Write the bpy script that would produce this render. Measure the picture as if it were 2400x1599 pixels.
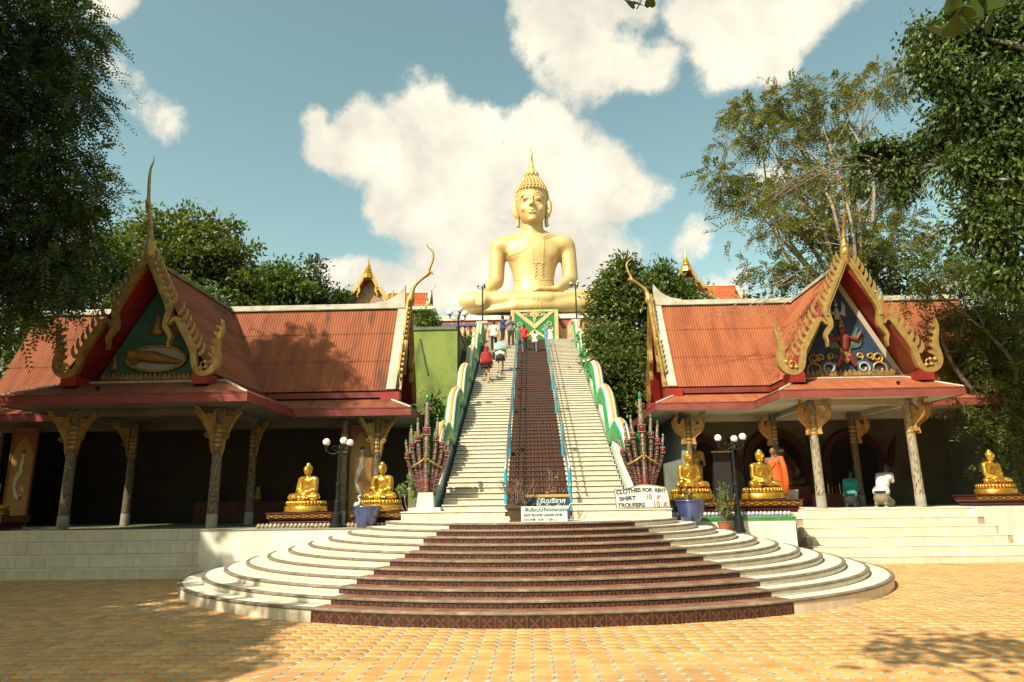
import bpy, bmesh, math, random
import numpy as np
from mathutils import Vector, Matrix, Quaternion
random.seed(7); rng = np.random.default_rng(7)
PI = math.pi
for _o in list(bpy.data.objects): bpy.data.objects.remove(_o)
scene = bpy.context.scene
COL = scene.collection

# ------------------------------------------------------------------ camera
CAM_POS, TILT, YAW, ROLL = Vector((-0.25, 0.0, 1.65)), 0.230, -0.026, 0.014
cd = bpy.data.cameras.new('camera'); cam = bpy.data.objects.new('camera', cd); COL.objects.link(cam)
cd.sensor_width = 36; cd.lens = 24; cd.clip_start = 0.05; cd.clip_end = 3000
_F = Vector((math.sin(YAW)*math.cos(TILT), math.cos(YAW)*math.cos(TILT), math.sin(TILT)))
_R = Vector((math.cos(YAW), -math.sin(YAW), 0)); _U = _R.cross(_F)
_r2 = _R*math.cos(ROLL) - _U*math.sin(ROLL); _u2 = _R*math.sin(ROLL) + _U*math.cos(ROLL)
cam.matrix_world = Matrix(((_r2.x,_u2.x,-_F.x,CAM_POS.x),(_r2.y,_u2.y,-_F.y,CAM_POS.y),(_r2.z,_u2.z,-_F.z,CAM_POS.z),(0,0,0,1)))
scene.camera = cam

# ------------------------------------------------------------------ sun, sky, exposure
SUN_TO = Vector((-0.78, -1.0, 1.22)).normalized()
SUN_STRENGTH, SKY_STRENGTH, EXPOSURE = 5.0, 0.092, 0.55
sd = bpy.data.lights.new('sun', 'SUN'); sd.energy = SUN_STRENGTH; sd.angle = math.radians(0.53); sd.color = (1.0, 0.90, 0.72)
sun = bpy.data.objects.new('sun', sd); COL.objects.link(sun)
sun.rotation_euler = SUN_TO.to_track_quat('Z', 'Y').to_euler()
sun.location = (0, 0, 60)
vs = scene.view_settings; vs.view_transform = 'Standard'; vs.look = 'None'; vs.exposure = EXPOSURE; vs.gamma = 1; vs.use_curve_mapping = False
scene.render.film_transparent = False
scene.cycles.max_bounces = 4; scene.cycles.diffuse_bounces = 1; scene.cycles.glossy_bounces = 2; scene.cycles.transparent_max_bounces = 8
scene.cycles.transmission_bounces = 3; scene.cycles.caustics_reflective = False; scene.cycles.caustics_refractive = False

world = bpy.data.worlds.new('World'); scene.world = world; world.use_nodes = True
world.cycles.sampling_method = 'MANUAL'; world.cycles.sample_map_resolution = 256
def build_world():
    nt = world.node_tree; N = nt.nodes; L = nt.links; N.clear()
    def M(op, a, b=None, clamp=False):
        n = N.new('ShaderNodeMath'); n.operation = op; n.use_clamp = clamp
        for i, v in enumerate((a, b)):
            if v is None: continue
            if isinstance(v, (int, float)): n.inputs[i].default_value = v
            else: L.new(v, n.inputs[i])
        return n.outputs[0]
    def maprange(v, a, b, c=0.0, d=1.0):
        n = N.new('ShaderNodeMapRange'); n.interpolation_type = 'SMOOTHSTEP'
        L.new(v, n.inputs[0])
        for i, q in enumerate((a, b, c, d)): n.inputs[i+1].default_value = q
        return n.outputs[0]
    out = N.new('ShaderNodeOutputWorld'); bg = N.new('ShaderNodeBackground'); L.new(bg.outputs[0], out.inputs[0])
    sky = N.new('ShaderNodeTexSky'); sky.sky_type = 'NISHITA'; sky.sun_disc = False
    sky.sun_elevation = math.asin(SUN_TO.z); sky.sun_rotation = math.atan2(SUN_TO.x, SUN_TO.y)
    sky.altitude = 50; sky.air_density = 1.0; sky.dust_density = 1.2; sky.ozone_density = 1.0
    tint = N.new('ShaderNodeMix'); tint.data_type = 'RGBA'; tint.blend_type = 'MULTIPLY'; tint.inputs[0].default_value = 1
    L.new(sky.outputs[0], tint.inputs[6]); tint.inputs[7].default_value = SKY_TINT
    tc = N.new('ShaderNodeTexCoord'); gen = tc.outputs['Generated']
    def noise(scale, detail, rough=.55, off=0.0):
        mp = N.new('ShaderNodeMapping'); L.new(gen, mp.inputs[0]); mp.inputs[1].default_value = (off, off*.7, off*1.3)
        n = N.new('ShaderNodeTexNoise'); n.inputs['Scale'].default_value = scale; n.inputs['Detail'].default_value = detail; n.inputs['Roughness'].default_value = rough
        L.new(mp.outputs[0], n.inputs['Vector']); return n
    big = noise(7, 2, .5, 1.0); fine = noise(15, 9, .66, 4.0)
    sep = N.new('ShaderNodeSeparateXYZ'); L.new(gen, sep.inputs[0])
    az = M('MULTIPLY', M('ARCTAN2', sep.outputs[0], sep.outputs[1]), 180/PI)
    el = M('MULTIPLY', M('ARCSINE', sep.outputs[2]), 180/PI)
    sc = N.new('ShaderNodeSeparateColor'); L.new(big.outputs['Color'], sc.inputs[0])
    azw = M('ADD', az, M('MULTIPLY', M('SUBTRACT', sc.outputs[0], .5), 6.0))
    elw = M('ADD', el, M('MULTIPLY', M('SUBTRACT', sc.outputs[1], .5), 5.0))
    # cloud bodies: (azimuth, elevation, half-width, half-height, weight) in degrees
    bodies = CLOUDS
    acc = None
    cmb = N.new('ShaderNodeCombineXYZ'); L.new(azw, cmb.inputs[0]); L.new(elw, cmb.inputs[1])
    for a0, e0, ra, re, wgt in bodies:
        v1 = N.new('ShaderNodeVectorMath'); v1.operation = 'MULTIPLY_ADD'; L.new(cmb.outputs[0], v1.inputs[0]); v1.inputs[1].default_value = (1/ra, 1/re, 0); v1.inputs[2].default_value = (-a0/ra, -e0/re, 0)
        v2 = N.new('ShaderNodeVectorMath'); v2.operation = 'DOT_PRODUCT'; L.new(v1.outputs[0], v2.inputs[0]); L.new(v1.outputs[0], v2.inputs[1])
        q = N.new('ShaderNodeMath'); q.operation = 'MULTIPLY_ADD'; L.new(v2.outputs['Value'], q.inputs[0]); q.inputs[1].default_value = -wgt; q.inputs[2].default_value = wgt
        f = q.outputs[0]
        acc = f if acc is None else M('SMOOTH_MAX', acc, f)
        if acc is not f: acc.node.inputs[2].default_value = .25
    # the same broken cumulus goes on all round the sky
    far = noise(3.2, 4, .55, 9.0)
    field = M('MULTIPLY', M('SUBTRACT', far.outputs[0], .56), 7.0)
    outside = M('MAXIMUM', maprange(M('ABSOLUTE', az), 40, 52), maprange(el, 41, 52))
    field = M('SUBTRACT', M('MULTIPLY', field, outside), M('MULTIPLY', M('SUBTRACT', 1.0, outside), 9.0))
    acc = M('MAXIMUM', acc, field)
    dens = M('ADD', acc, M('MULTIPLY', M('SUBTRACT', fine.outputs[0], .5), 2.7))
    mask = maprange(dens, -.10, .75)
    tone = noise(9, 4, .55, 7.0)
    ramp = N.new('ShaderNodeValToRGB'); L.new(tone.outputs[0], ramp.inputs[0])
    ramp.color_ramp.elements[0].position = .36; ramp.color_ramp.elements[0].color = (0.70, .66, .56, 1)
    ramp.color_ramp.elements[1].position = .62; ramp.color_ramp.elements[1].color = (1.0, .93, .74, 1)
    cl = N.new('ShaderNodeMix'); cl.data_type = 'RGBA'; cl.blend_type = 'MULTIPLY'; cl.inputs[0].default_value = 1
    L.new(ramp.outputs[0], cl.inputs[6]); k = CLOUD_LEVEL/SKY_STRENGTH; cl.inputs[7].default_value = (k, k, k, 1)
    mix = N.new('ShaderNodeMix'); mix.data_type = 'RGBA'; L.new(mask, mix.inputs[0]); L.new(tint.outputs[2], mix.inputs[6]); L.new(cl.outputs[2], mix.inputs[7])
    L.new(mix.outputs[2], bg.inputs[0]); bg.inputs[1].default_value = SKY_STRENGTH
SKY_TINT = (1.84, 1.90, 1.22, 1); CLOUD_LEVEL = 0.80
CLOUDS = [(-19.4, 30.0, 1.8, 2.0, 1), (-17.6, 28.0, 3.0, 2.6, 1.2), (-13.5, 28.3, 5.4, 3.8, 1.4), (-8.8, 30.6, 4.0, 4.2, 1.4), (-5.5, 28.0, 7, 5.2, 1.7), (1.2, 29.8, 3.8, 3.4, 1.4),
          (1.5, 25.6, 9.5, 5.4, 1.7), (8.0, 24.8, 4.6, 2.7, 1.3), (-9.5, 25.0, 6.0, 4.4, 1.5), (-5.0, 21.0, 7.0, 5.0, 1.3), (3.0, 20.5, 7.5, 4.8, 1.4), (-8, 17.4, 8, 3.0, 1.1), (-17, 17.4, 3.4, 2.4, 1), (3, 15, 9, 4, 1.2),
          (4.4, 38.5, 5.2, 5.4, 1.5), (6.0, 34.4, 4.6, 3.8, 1.3), (9.5, 38.5, 4, 2.6, .8), (11.0, 33.6, 4.0, 1.8, .7), (19.5, 38.0, 7.5, 5.0, 1.7), (20.5, 34.4, 5.2, 3.4, 1.4), (25.5, 36.4, 4.0, 3.0, 1.0), (17.0, 33.6, 2.4, 2.2, .9),
          (-31.6, 28.8, 2.2, 1.7, .6), (-34, 30.6, 2.2, 1.3, .55), (-35.6, 35.0, 2.0, 2.0, .8), (14.6, 20.6, 1.8, 1.8, .6), (21, 24.6, 2.6, 2.2, .5), (16, 16.2, 3.2, 1.8, .7), (33, 13, 5, 3, .8)]
build_world()

# ------------------------------------------------------------------ materials
def mat(name, c, rough=.6, metal=0.0, c2=None, ns=3.0, lo=.4, hi=.65, bump=0.0, bs=40.0, isl=0.0, stretch=(1,1,1), c3=None, ns3=.7, spec=.5, coord='pos', transl=0.0, lo3=.55, hi3=.75, coat=0.0):
    m = bpy.data.materials.new(name); m.use_nodes = True
    nt = m.node_tree; N = nt.nodes; L = nt.links
    b = N['Principled BSDF']; b.inputs['Roughness'].default_value = rough; b.inputs['Metallic'].default_value = metal
    b.inputs['Specular IOR Level'].default_value = spec
    if coat: b.inputs['Coat Weight'].default_value = coat; b.inputs['Coat Roughness'].default_value = .08
    b.inputs['Base Color'].default_value = (*c, 1)
    if coord == 'pos': src = N.new('ShaderNodeNewGeometry').outputs['Position']
    else: src = N.new('ShaderNodeTexCoord').outputs['Object']
    mp = N.new('ShaderNodeMapping'); L.new(src, mp.inputs[0]); mp.inputs[3].default_value = stretch
    col = None
    def rgbmix(fac, A, B, mode='MIX'):
        n = N.new('ShaderNodeMix'); n.data_type = 'RGBA'; n.blend_type = mode
        for i, v in ((0, fac), (6, A), (7, B)):
            if isinstance(v, (int, float)): n.inputs[i].default_value = v
            elif isinstance(v, tuple): n.inputs[i].default_value = (*v, 1)
            else: L.new(v, n.inputs[i])
        return n.outputs[2]
    def nmask(scale, lo, hi, off):
        n = N.new('ShaderNodeTexNoise'); n.inputs['Scale'].default_value = scale; n.inputs['Detail'].default_value = 7; n.inputs['Roughness'].default_value = .62
        ad = N.new('ShaderNodeVectorMath'); ad.inputs[1].default_value = (off, off, off); L.new(mp.outputs[0], ad.inputs[0]); L.new(ad.outputs[0], n.inputs['Vector'])
        r = N.new('ShaderNodeMapRange'); r.interpolation_type = 'SMOOTHSTEP'; L.new(n.outputs[0], r.inputs[0]); r.inputs[1].default_value = lo; r.inputs[2].default_value = hi
        return r.outputs[0]
    if c2 is not None: col = rgbmix(nmask(ns, lo, hi, 0.0), c, c2)
    if c3 is not None: col = rgbmix(nmask(ns3, lo3, hi3, 5.3), col if col is not None else c, c3)
    if isl:
        gi = N.new('ShaderNodeNewGeometry').outputs['Random Per Island']; oi = N.new('ShaderNodeObjectInfo').outputs['Random']
        a = N.new('ShaderNodeMath'); a.operation = 'ADD'; L.new(gi, a.inputs[0]); L.new(oi, a.inputs[1])
        fr = N.new('ShaderNodeMath'); fr.operation = 'FRACT'; L.new(a.outputs[0], fr.inputs[0])
        r = N.new('ShaderNodeMapRange'); L.new(fr.outputs[0], r.inputs[0]); r.inputs[3].default_value = 1-isl; r.inputs[4].default_value = 1+isl
        cb = N.new('ShaderNodeCombineColor'); [L.new(r.outputs[0], cb.inputs[i]) for i in range(3)]
        col = rgbmix(1.0, col if col is not None else c, cb.outputs[0], 'MULTIPLY')
    if col is not None: L.new(col, b.inputs['Base Color'])
    if bump:
        n = N.new('ShaderNodeTexNoise'); n.inputs['Scale'].default_value = bs; n.inputs['Detail'].default_value = 5; L.new(mp.outputs[0], n.inputs['Vector'])
        bp = N.new('ShaderNodeBump'); bp.inputs['Strength'].default_value = bump; bp.inputs['Distance'].default_value = .02
        L.new(n.outputs[0], bp.inputs['Height']); L.new(bp.outputs[0], b.inputs['Normal'])
    if transl:
        tr = N.new('ShaderNodeBsdfTranslucent'); mx = N.new('ShaderNodeMixShader'); mx.inputs[0].default_value = transl
        tcol = rgbmix(1.0, col if col is not None else c, (1.5, 1.5, .5), 'MULTIPLY'); L.new(tcol, tr.inputs[0])
        L.new(b.outputs[0], mx.inputs[1]); L.new(tr.outputs[0], mx.inputs[2]); L.new(mx.outputs[0], N['Material Output'].inputs[0])
    return m
def tile_mat(name, base, line, mortar):
    """brown floor tile printed with a four-petal flower (flat print, object space)"""
    m = mat(name, base, rough=.45, c2=tuple(v*.7 for v in base), ns=9, isl=.22, c3=mortar, ns3=2.2, lo3=.6, hi3=.8, bump=.15, bs=60)
    nt = m.node_tree; N = nt.nodes; L = nt.links; b = N['Principled BSDF']
    old = b.inputs['Base Color'].links[0].from_socket
    def M(op, a, q=None):
        n = N.new('ShaderNodeMath'); n.operation = op
        for i, v in enumerate((a, q)):
            if v is None: continue
            if isinstance(v, (int, float)): n.inputs[i].default_value = v
            else: L.new(v, n.inputs[i])
        return n.outputs[0]
    tc = N.new('ShaderNodeTexCoord').outputs['Object']; sp = N.new('ShaderNodeSeparateXYZ'); L.new(tc, sp.inputs[0])
    u = M('ABSOLUTE', sp.outputs[0]); v = M('ABSOLUTE', sp.outputs[2])
    d1 = M('MULTIPLY', M('ADD', u, v), .7071); d2 = M('MULTIPLY', M('ABSOLUTE', M('SUBTRACT', u, v)), .7071)
    w = M('MULTIPLY', M('SINE', M('MULTIPLY', d1, PI/.1)), .017)
    pet = M('MULTIPLY', M('LESS_THAN', d2, w), M('LESS_THAN', d1, .1))
    corner = M('GREATER_THAN', d1, .112); edge = M('GREATER_THAN', M('MAXIMUM', u, v), .094)
    msk = M('MULTIPLY', M('MAXIMUM', M('MAXIMUM', pet, corner), edge), .75)
    mx = N.new('ShaderNodeMix'); mx.data_type = 'RGBA'; L.new(msk, mx.inputs[0]); L.new(old, mx.inputs[6]); mx.inputs[7].default_value = (*line, 1)
    L.new(mx.outputs[2], b.inputs['Base Color']); return m

MT = dict(
  sand=mat('sand_joint', (.40,.25,.12), .9, c2=(.30,.19,.09), ns=5, bump=.3),
  paver=mat('orange_paver', (.66,.355,.135), .85, c2=(.57,.29,.10), ns=2.5, isl=.15, spec=.15, c3=(.40,.24,.11), ns3=.55, lo3=.5, hi3=.74, bump=.25, bs=70),
  bluepaver=mat('blue_paver', (.29,.40,.36), .85, spec=.15, c2=(.40,.42,.32), ns=6, isl=.16, bump=.2, bs=70),
  white=mat('white_terrazzo', (.76,.70,.57), .6, spec=.3, c2=(.70,.63,.49), ns=2.0, c3=(.48,.42,.31), ns3=4, bump=.12, bs=30),
  whitetile=mat('cream_tile', (.66,.585,.45), .38, c2=(.58,.50,.36), ns=6, isl=.06, c3=(.30,.23,.15), ns3=2.4, lo3=.64, hi3=.8, stretch=(1,1,.35)),
  nosing=mat('weathered_nosing', (.22,.175,.12), .75, c2=(.14,.11,.075), ns=4, c3=(.34,.28,.20), ns3=5, lo3=.5, hi3=.75, bump=.4, bs=60),  # weathered cement, darkened further to carry the shadow line under the lip
  brown=tile_mat('brown_flower_tile', (.044,.0125,.0085), (.115,.052,.032), (.10,.065,.042)),
  browntread=mat('brown_tread_tile', (.27,.11,.06), .55, c2=(.20,.078,.042), ns=7, isl=.15, c3=(.36,.22,.13), ns3=3, bump=.15),
  grout=mat('grout', (.42,.32,.21), .8, c2=(.28,.2,.13), ns=5),
  wallwhite=mat('whitewash', (.68,.65,.56), .8, c2=(.58,.54,.43), ns=2.2, c3=(.28,.25,.19), ns3=3.0, lo3=.66, hi3=.82, stretch=(1,1,.45), bump=.2, bs=15),
  cream=mat('cream_plaster', (.50,.43,.30), .8, c2=(.40,.33,.22), ns=1.8, bump=.1),
  darkwall=mat('dark_interior_paint', (.030,.018,.012), .7, c2=(.018,.012,.008), ns=2),  # near-black colour puts the deep indoor shade into the walls
  gold=mat('gold_paint', (.64,.445,.195), .48, .22, c2=(.56,.375,.145), ns=.6, c3=(.50,.32,.10), ns3=1.1, lo3=.55, hi3=.8, bump=.06, bs=8, stretch=(1,1,.3)),
  goldshiny=mat('gold_leaf', (.62,.36,.055), .27, .72, c2=(.52,.27,.035), ns=9, bump=.1, bs=50),
  golddull=mat('old_gilding', (.42,.27,.075), .5, .35, c2=(.26,.15,.035), ns=6, bump=.35, bs=45, c3=(.14,.08,.02), ns3=3),
  red=mat('red_paint', (.30,.022,.014), .5, c2=(.22,.016,.01), ns=2),
  fascia=mat('fascia_maroon', (.215,.035,.028), .5, c2=(.16,.026,.02), ns=1.2, c3=(.26,.09,.06), ns3=2.5),
  rust=mat('corrugated_terracotta', (.33,.108,.046), .85, spec=.15, c2=(.25,.075,.034), ns=1.5, c3=(.13,.055,.035), ns3=1.4, lo3=.62, hi3=.8, stretch=(1.6,.4,.28), bump=.15, bs=20),
  rustold=mat('corrugated_stained', (.30,.10,.048), .85, spec=.2, c2=(.23,.075,.036), ns=1.5, c3=(.085,.05,.033), ns3=1.15, lo3=.52, hi3=.72, stretch=(2.0,.4,.25), bump=.2, bs=20),
  ridge=mat('ridge_cement', (.50,.47,.38), .8, c2=(.38,.34,.26), ns=2.5, c3=(.16,.15,.12), ns3=2.0, lo3=.6, hi3=.75),
  greenwall=mat('green_plaster', (.23,.28,.07), .85, spec=.2, c2=(.17,.21,.05), ns=1.2, c3=(.075,.085,.035), ns3=.8, lo3=.50, hi3=.74, stretch=(1,1,.5), bump=.2, bs=6),
  moss=mat('mossy_concrete', (.16,.17,.09), .9, c2=(.08,.09,.05), ns=2),
  black=mat('black_metal', (.010,.013,.012), .5, spec=.25),
  globe=mat('opal_globe', (.85,.83,.76), .25),
  steel=mat('stainless', (.42,.42,.40), .3, .9, c2=(.3,.3,.28), ns=8),
  turq=mat('turquoise_post', (.02,.33,.47), .4, c2=(.03,.28,.38), ns=5),
  nagagreen=mat('green_mosaic', (.012,.215,.060), .35, c2=(.02,.34,.09), ns=14, bump=.9, bs=22, c3=(.18,.36,.18), ns3=40, lo3=.68, hi3=.75),
  nagawhite=mat('white_mosaic', (.70,.68,.58), .4, c2=(.60,.56,.44), ns=8, bump=.4, bs=25),
  nagagold=mat('orange_mosaic', (.62,.30,.05), .4, c2=(.50,.36,.14), ns=16, bump=.5, bs=30),
  paleteal=mat('pale_teal_plaster', (.50,.62,.50), .75, c2=(.60,.63,.54), ns=1.6, c3=(.30,.42,.34), ns3=2.2),
  maroon=mat('maroon_mosaic', (.11,.020,.018), .25, c2=(.07,.02,.018), ns=30, bump=.6, bs=60, c3=(.30,.22,.15), ns3=55, lo3=.62, hi3=.7),
  gem=mat('red_glass', (.30,.012,.012), .15, c2=(.20,.01,.01), ns=20, coat=.6),
  lattice=mat('grey_mosaic', (.12,.075,.055), .3, c2=(.42,.38,.30), ns=36, lo=.5, hi=.58, bump=.7, bs=50),
  greenglass=mat('green_glass', (.01,.22,.035), .12, c2=(.008,.12,.02), ns=10, coat=.6),
  rim=mat('silver_rim', (.36,.30,.26), .35, c2=(.15,.09,.08), ns=30),
  bluepot=mat('blue_glaze', (.035,.052,.15), .22, c2=(.06,.08,.20), ns=3, stretch=(1,1,.25), coat=.5, c3=(.13,.16,.28), ns3=5),
  terracotta=mat('terracotta', (.36,.12,.05), .75, c2=(.28,.09,.04), ns=5),
  soil=mat('soil', (.05,.032,.02), .95),
  trunk=mat('bark', (.20,.155,.11), .9, c2=(.10,.075,.05), ns=6, bump=.6, bs=12),
  barkpale=mat('pale_bark', (.34,.29,.22), .9, c2=(.2,.16,.12), ns=6, bump=.4, bs=14),
  orangewall=mat('orange_plaster', (.58,.30,.11), .7, c2=(.62,.40,.20), ns=2),
  pink=mat('pink_plaster', (.50,.27,.21), .7, c2=(.44,.24,.2), ns=2),
  tilered=mat('glazed_orange_tile', (.46,.10,.025), .4, c2=(.36,.07,.02), ns=3),
  green=mat('green_glass_panel', (.012,.17,.045), .3, c2=(.015,.24,.07), ns=6, bump=.4, bs=25),
  peach=mat('peach_relief', (.66,.44,.20), .6, c2=(.56,.32,.13), ns=6),
  bluerail=mat('blue_rail', (.06,.08,.22), .5),
  concrete=mat('grey_concrete', (.33,.31,.26), .85, c2=(.22,.2,.16), ns=2, c3=(.1,.1,.08), ns3=1.5),
)
# ------------------------------------------------------------------ mesh helpers
WL = {}
def wloc(o): return WL.get(o.name, Vector((0,0,0))) if o else Vector((0,0,0))
def tag(o, label=None, cat=None, group=None, kind=None):
    if label: o['label'] = label
    if cat: o['category'] = cat
    if group: o['group'] = group
    if kind: o['kind'] = kind
    return o
def empty(name, loc=(0,0,0), label=None, cat=None, group=None, rz=0.0, parent=None):
    o = bpy.data.objects.new(name, None); COL.objects.link(o); o.empty_display_size = .2
    o.rotation_euler = (0,0,rz)
    if parent: o.parent = parent; o.location = Vector(loc)-wloc(parent)
    else: o.location = loc
    WL[o.name] = Vector(loc)
    return tag(o, label, cat, group)
def link_mesh(name, me, m, parent=None, loc=None, rot=None, scale=None):
    o = bpy.data.objects.new(name, me); COL.objects.link(o)
    if m is not None and not me.materials: me.materials.append(m)
    if parent: o.parent = parent
    if loc is not None: o.location = loc
    if rot is not None: o.rotation_euler = rot
    if scale is not None: o.scale = scale
    return o
def shade(me, smooth):
    if smooth: me.polygons.foreach_set('use_smooth', np.ones(len(me.polygons), dtype=bool))
class MB:
    def __init__(s): s.v = []; s.f = []
    def add(s, vs, fs):
        b = len(s.v); s.v.extend([tuple(v) for v in vs]); s.f.extend([tuple(i+b for i in f) for f in fs]); return s
    def box(s, c, d, rz=0.0, M=None):
        x, y, z = d[0]/2, d[1]/2, d[2]/2
        vs = [Vector((a*x, b*y, e*z)) for e in (-1,1) for b in (-1,1) for a in (-1,1)]
        R = M if M is not None else Matrix.Rotation(rz, 3, 'Z')
        vs = [R@v + Vector(c) for v in vs]
        return s.add(vs, [(0,2,3,1),(4,5,7,6),(0,1,5,4),(2,6,7,3),(0,4,6,2),(1,3,7,5)])
    def span(s, x0, x1, y0, y1, z0, z1): return s.box(((x0+x1)/2,(y0+y1)/2,(z0+z1)/2), (abs(x1-x0),abs(y1-y0),abs(z1-z0)))
    def bev(s, c, d, b, rz=0.0):
        x, y, z = d[0]/2, d[1]/2, d[2]/2; R = Matrix.Rotation(rz, 3, 'Z'); rings = []
        for (zz, k) in ((-z, b), (-z+b, 0), (z-b, 0), (z, b)):
            X, Y = x-k, y-k
            rings.append([R@Vector(p)+Vector(c) for p in ((-X,-Y,zz),(X,-Y,zz),(X,Y,zz),(-X,Y,zz))])
        return s.loft(rings)
    def loft(s, rings, cap=True, close=True):
        n = len(rings[0]); vs = [p for r in rings for p in r]; fs = []
        for i in range(len(rings)-1):
            for j in range(n if close else n-1):
                k = (j+1) % n; fs.append((i*n+j, i*n+k, (i+1)*n+k, (i+1)*n+j))
        if cap: fs.append(tuple(range(n-1,-1,-1))); fs.append(tuple((len(rings)-1)*n+j for j in range(n)))
        return s.add(vs, fs)
    def tube(s, pts, rad, n=8, cap=True, flat=None, up=(0,0,1)):
        pts = [Vector(p) for p in pts]
        if isinstance(rad, (int, float)): rad = [rad]*len(pts)
        rings = []; prev = None
        for i, p in enumerate(pts):
            t = (pts[min(i+1,len(pts)-1)] - pts[max(i-1,0)])
            t = t.normalized() if t.length > 1e-9 else Vector((0,0,1))
            if prev is None:
                a = Vector(up) if abs(t.dot(Vector(up))) < .95 else Vector((1,0,0))
                u = t.cross(a).normalized()
            else:
                u = prev - t*prev.dot(t); u = u.normalized() if u.length > 1e-6 else t.orthogonal().normalized()
            prev = u; w = t.cross(u); r = rad[i]; k = flat if flat else 1
            rings.append([p + u*(math.cos(2*PI*j/n)*r) + w*(math.sin(2*PI*j/n)*r*k) for j in range(n)])
        return s.loft(rings, cap)
    def beam(s, p0, p1, w, h, up=(0,0,1)):
        p0, p1 = Vector(p0), Vector(p1); t = (p1-p0).normalized(); u = t.cross(Vector(up)).normalized(); q = u.cross(t)
        rings = [[p + u*a*w/2 + q*b*h/2 for a, b in ((-1,-1),(1,-1),(1,1),(-1,1))] for p in (p0, p1)]
        return s.loft(rings)
    def lathe(s, prof, n=16, c=(0,0,0), sx=1, sy=1, a0=0.0):
        c = Vector(c)
        rings = [[c + Vector((r*sx*math.cos(a0+2*PI*j/n), r*sy*math.sin(a0+2*PI*j/n), z)) for j in range(n)] for r, z in prof]
        return s.loft(rings)
    def ell(s, c, r, n=12, m=8, M=None):
        if isinstance(r, (int, float)): r = (r,r,r)
        c = Vector(c); rings = []
        for i in range(m+1):
            th = PI*(i/m) if 0 < i < m else (PI*.02 if i == 0 else PI*.98)
            ring = []
            for j in range(n):
                v = Vector((r[0]*math.sin(th)*math.cos(2*PI*j/n), r[1]*math.sin(th)*math.sin(2*PI*j/n), -r[2]*math.cos(th)))
                ring.append((M@v if M is not None else v)+c)
            rings.append(ring)
        return s.loft(rings)
    def cap(s, p0, p1, r0, r1, n=10):
        p0, p1 = Vector(p0), Vector(p1); t = (p1-p0); L = t.length
        if L < 1e-6: return s.ell(p0, r0)
        t /= L; pts = []; rd = []
        for k in (-.98,-.8,-.45,0): pts.append(p0+t*r0*k); rd.append(r0*math.sqrt(max(.02,1-k*k)))
        for k in (0,.45,.8,.98): pts.append(p1+t*r1*k); rd.append(r1*math.sqrt(max(.02,1-k*k)))
        return s.tube(pts, rd, n)
    def prism(s, poly, fn, d0, d1):
        """2-D outline (a, b) extruded from depth d0 to d1 through fn(a, b, d)"""
        return s.loft([[Vector(fn(a, b, d0)) for a, b in poly], [Vector(fn(a, b, d1)) for a, b in poly]])
    def mesh(s, name, smooth=False, off=None):
        me = bpy.data.meshes.new(name)
        v = s.v if off is None else [(a[0]-off[0], a[1]-off[1], a[2]-off[2]) for a in s.v]
        me.from_pydata(v, [], s.f); me.validate(); 
        bm = bmesh.new(); bm.from_mesh(me); bmesh.ops.recalc_face_normals(bm, faces=bm.faces); bm.to_mesh(me); bm.free()
        shade(me, smooth); return me
    def build(s, name, m, parent=None, smooth=False, kind=None, pos=None):
        """geometry is given in world space; the parent's own position is taken off.
        pos: world position for the object's origin"""
        base = wloc(parent); o0 = Vector(pos) if pos is not None else base
        me = s.mesh(name, smooth, o0); me.materials.append(m)
        o = bpy.data.objects.new(name, me); COL.objects.link(o)
        if parent: o.parent = parent
        o.location = o0 - base; WL[o.name] = o0.copy()
        if kind: o['kind'] = kind
        return o
def copy_tree(o, parent=None):
    c = o.copy(); COL.objects.link(c); c.parent = parent
    for ch in list(o.children): copy_tree(ch, c)
    return c
def np_mesh(name, V, Q, m, parent=None, smooth=False, kind=None):
    """V (n,3), Q (m,k) same-size faces, in the parent's space"""
    V = np.asarray(V, dtype=np.float32); Q = np.asarray(Q, dtype=np.int32); k = Q.shape[1]
    me = bpy.data.meshes.new(name); me.vertices.add(len(V)); me.vertices.foreach_set('co', V.ravel())
    me.loops.add(Q.size); me.loops.foreach_set('vertex_index', Q.ravel())
    me.polygons.add(len(Q)); me.polygons.foreach_set('loop_start', np.arange(0, Q.size, k, dtype=np.int32)); me.polygons.foreach_set('loop_total', np.full(len(Q), k, dtype=np.int32))
    me.update(calc_edges=True); me.materials.append(m); shade(me, smooth)
    o = bpy.data.objects.new(name, me); COL.objects.link(o)
    if parent: o.parent = parent
    if kind: o['kind'] = kind
    return o
_TS = bpy.data.scenes.new('scratch')
def scratch_mesh(o):
    """evaluate one object by itself in a scratch scene"""
    _TS.collection.objects.link(o); vl = _TS.view_layers[0]; vl.update(); dg = vl.depsgraph
    return bpy.data.meshes.new_from_object(o.evaluated_get(dg))
def blob(mb, name, m, voxel, parent=None, smooth_it=6, pos=None, extra=None):
    """fuse overlapping closed solids of mb into one continuous skin"""
    base = wloc(parent); o0 = Vector(pos) if pos is not None else base
    me = mb.mesh('t_'+name, False, o0); o = bpy.data.objects.new('t_'+name, me)
    r = o.modifiers.new('r', 'REMESH'); r.mode = 'VOXEL'; r.voxel_size = voxel
    if smooth_it: s = o.modifiers.new('s', 'SMOOTH'); s.factor = .5; s.iterations = smooth_it
    out = scratch_mesh(o); bpy.data.objects.remove(o); bpy.data.meshes.remove(me)
    if extra is not None:
        bm = bmesh.new(); bm.from_mesh(out); em = extra.mesh('e', False, o0); bm.from_mesh(em); bm.to_mesh(out); bm.free(); bpy.data.meshes.remove(em)
    out.name = name; out.materials.clear(); out.materials.append(m); shade(out, True)
    ob = bpy.data.objects.new(name, out); COL.objects.link(ob)
    if parent: ob.parent = parent
    ob.location = o0-base; WL[ob.name] = o0.copy()
    return ob
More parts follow.
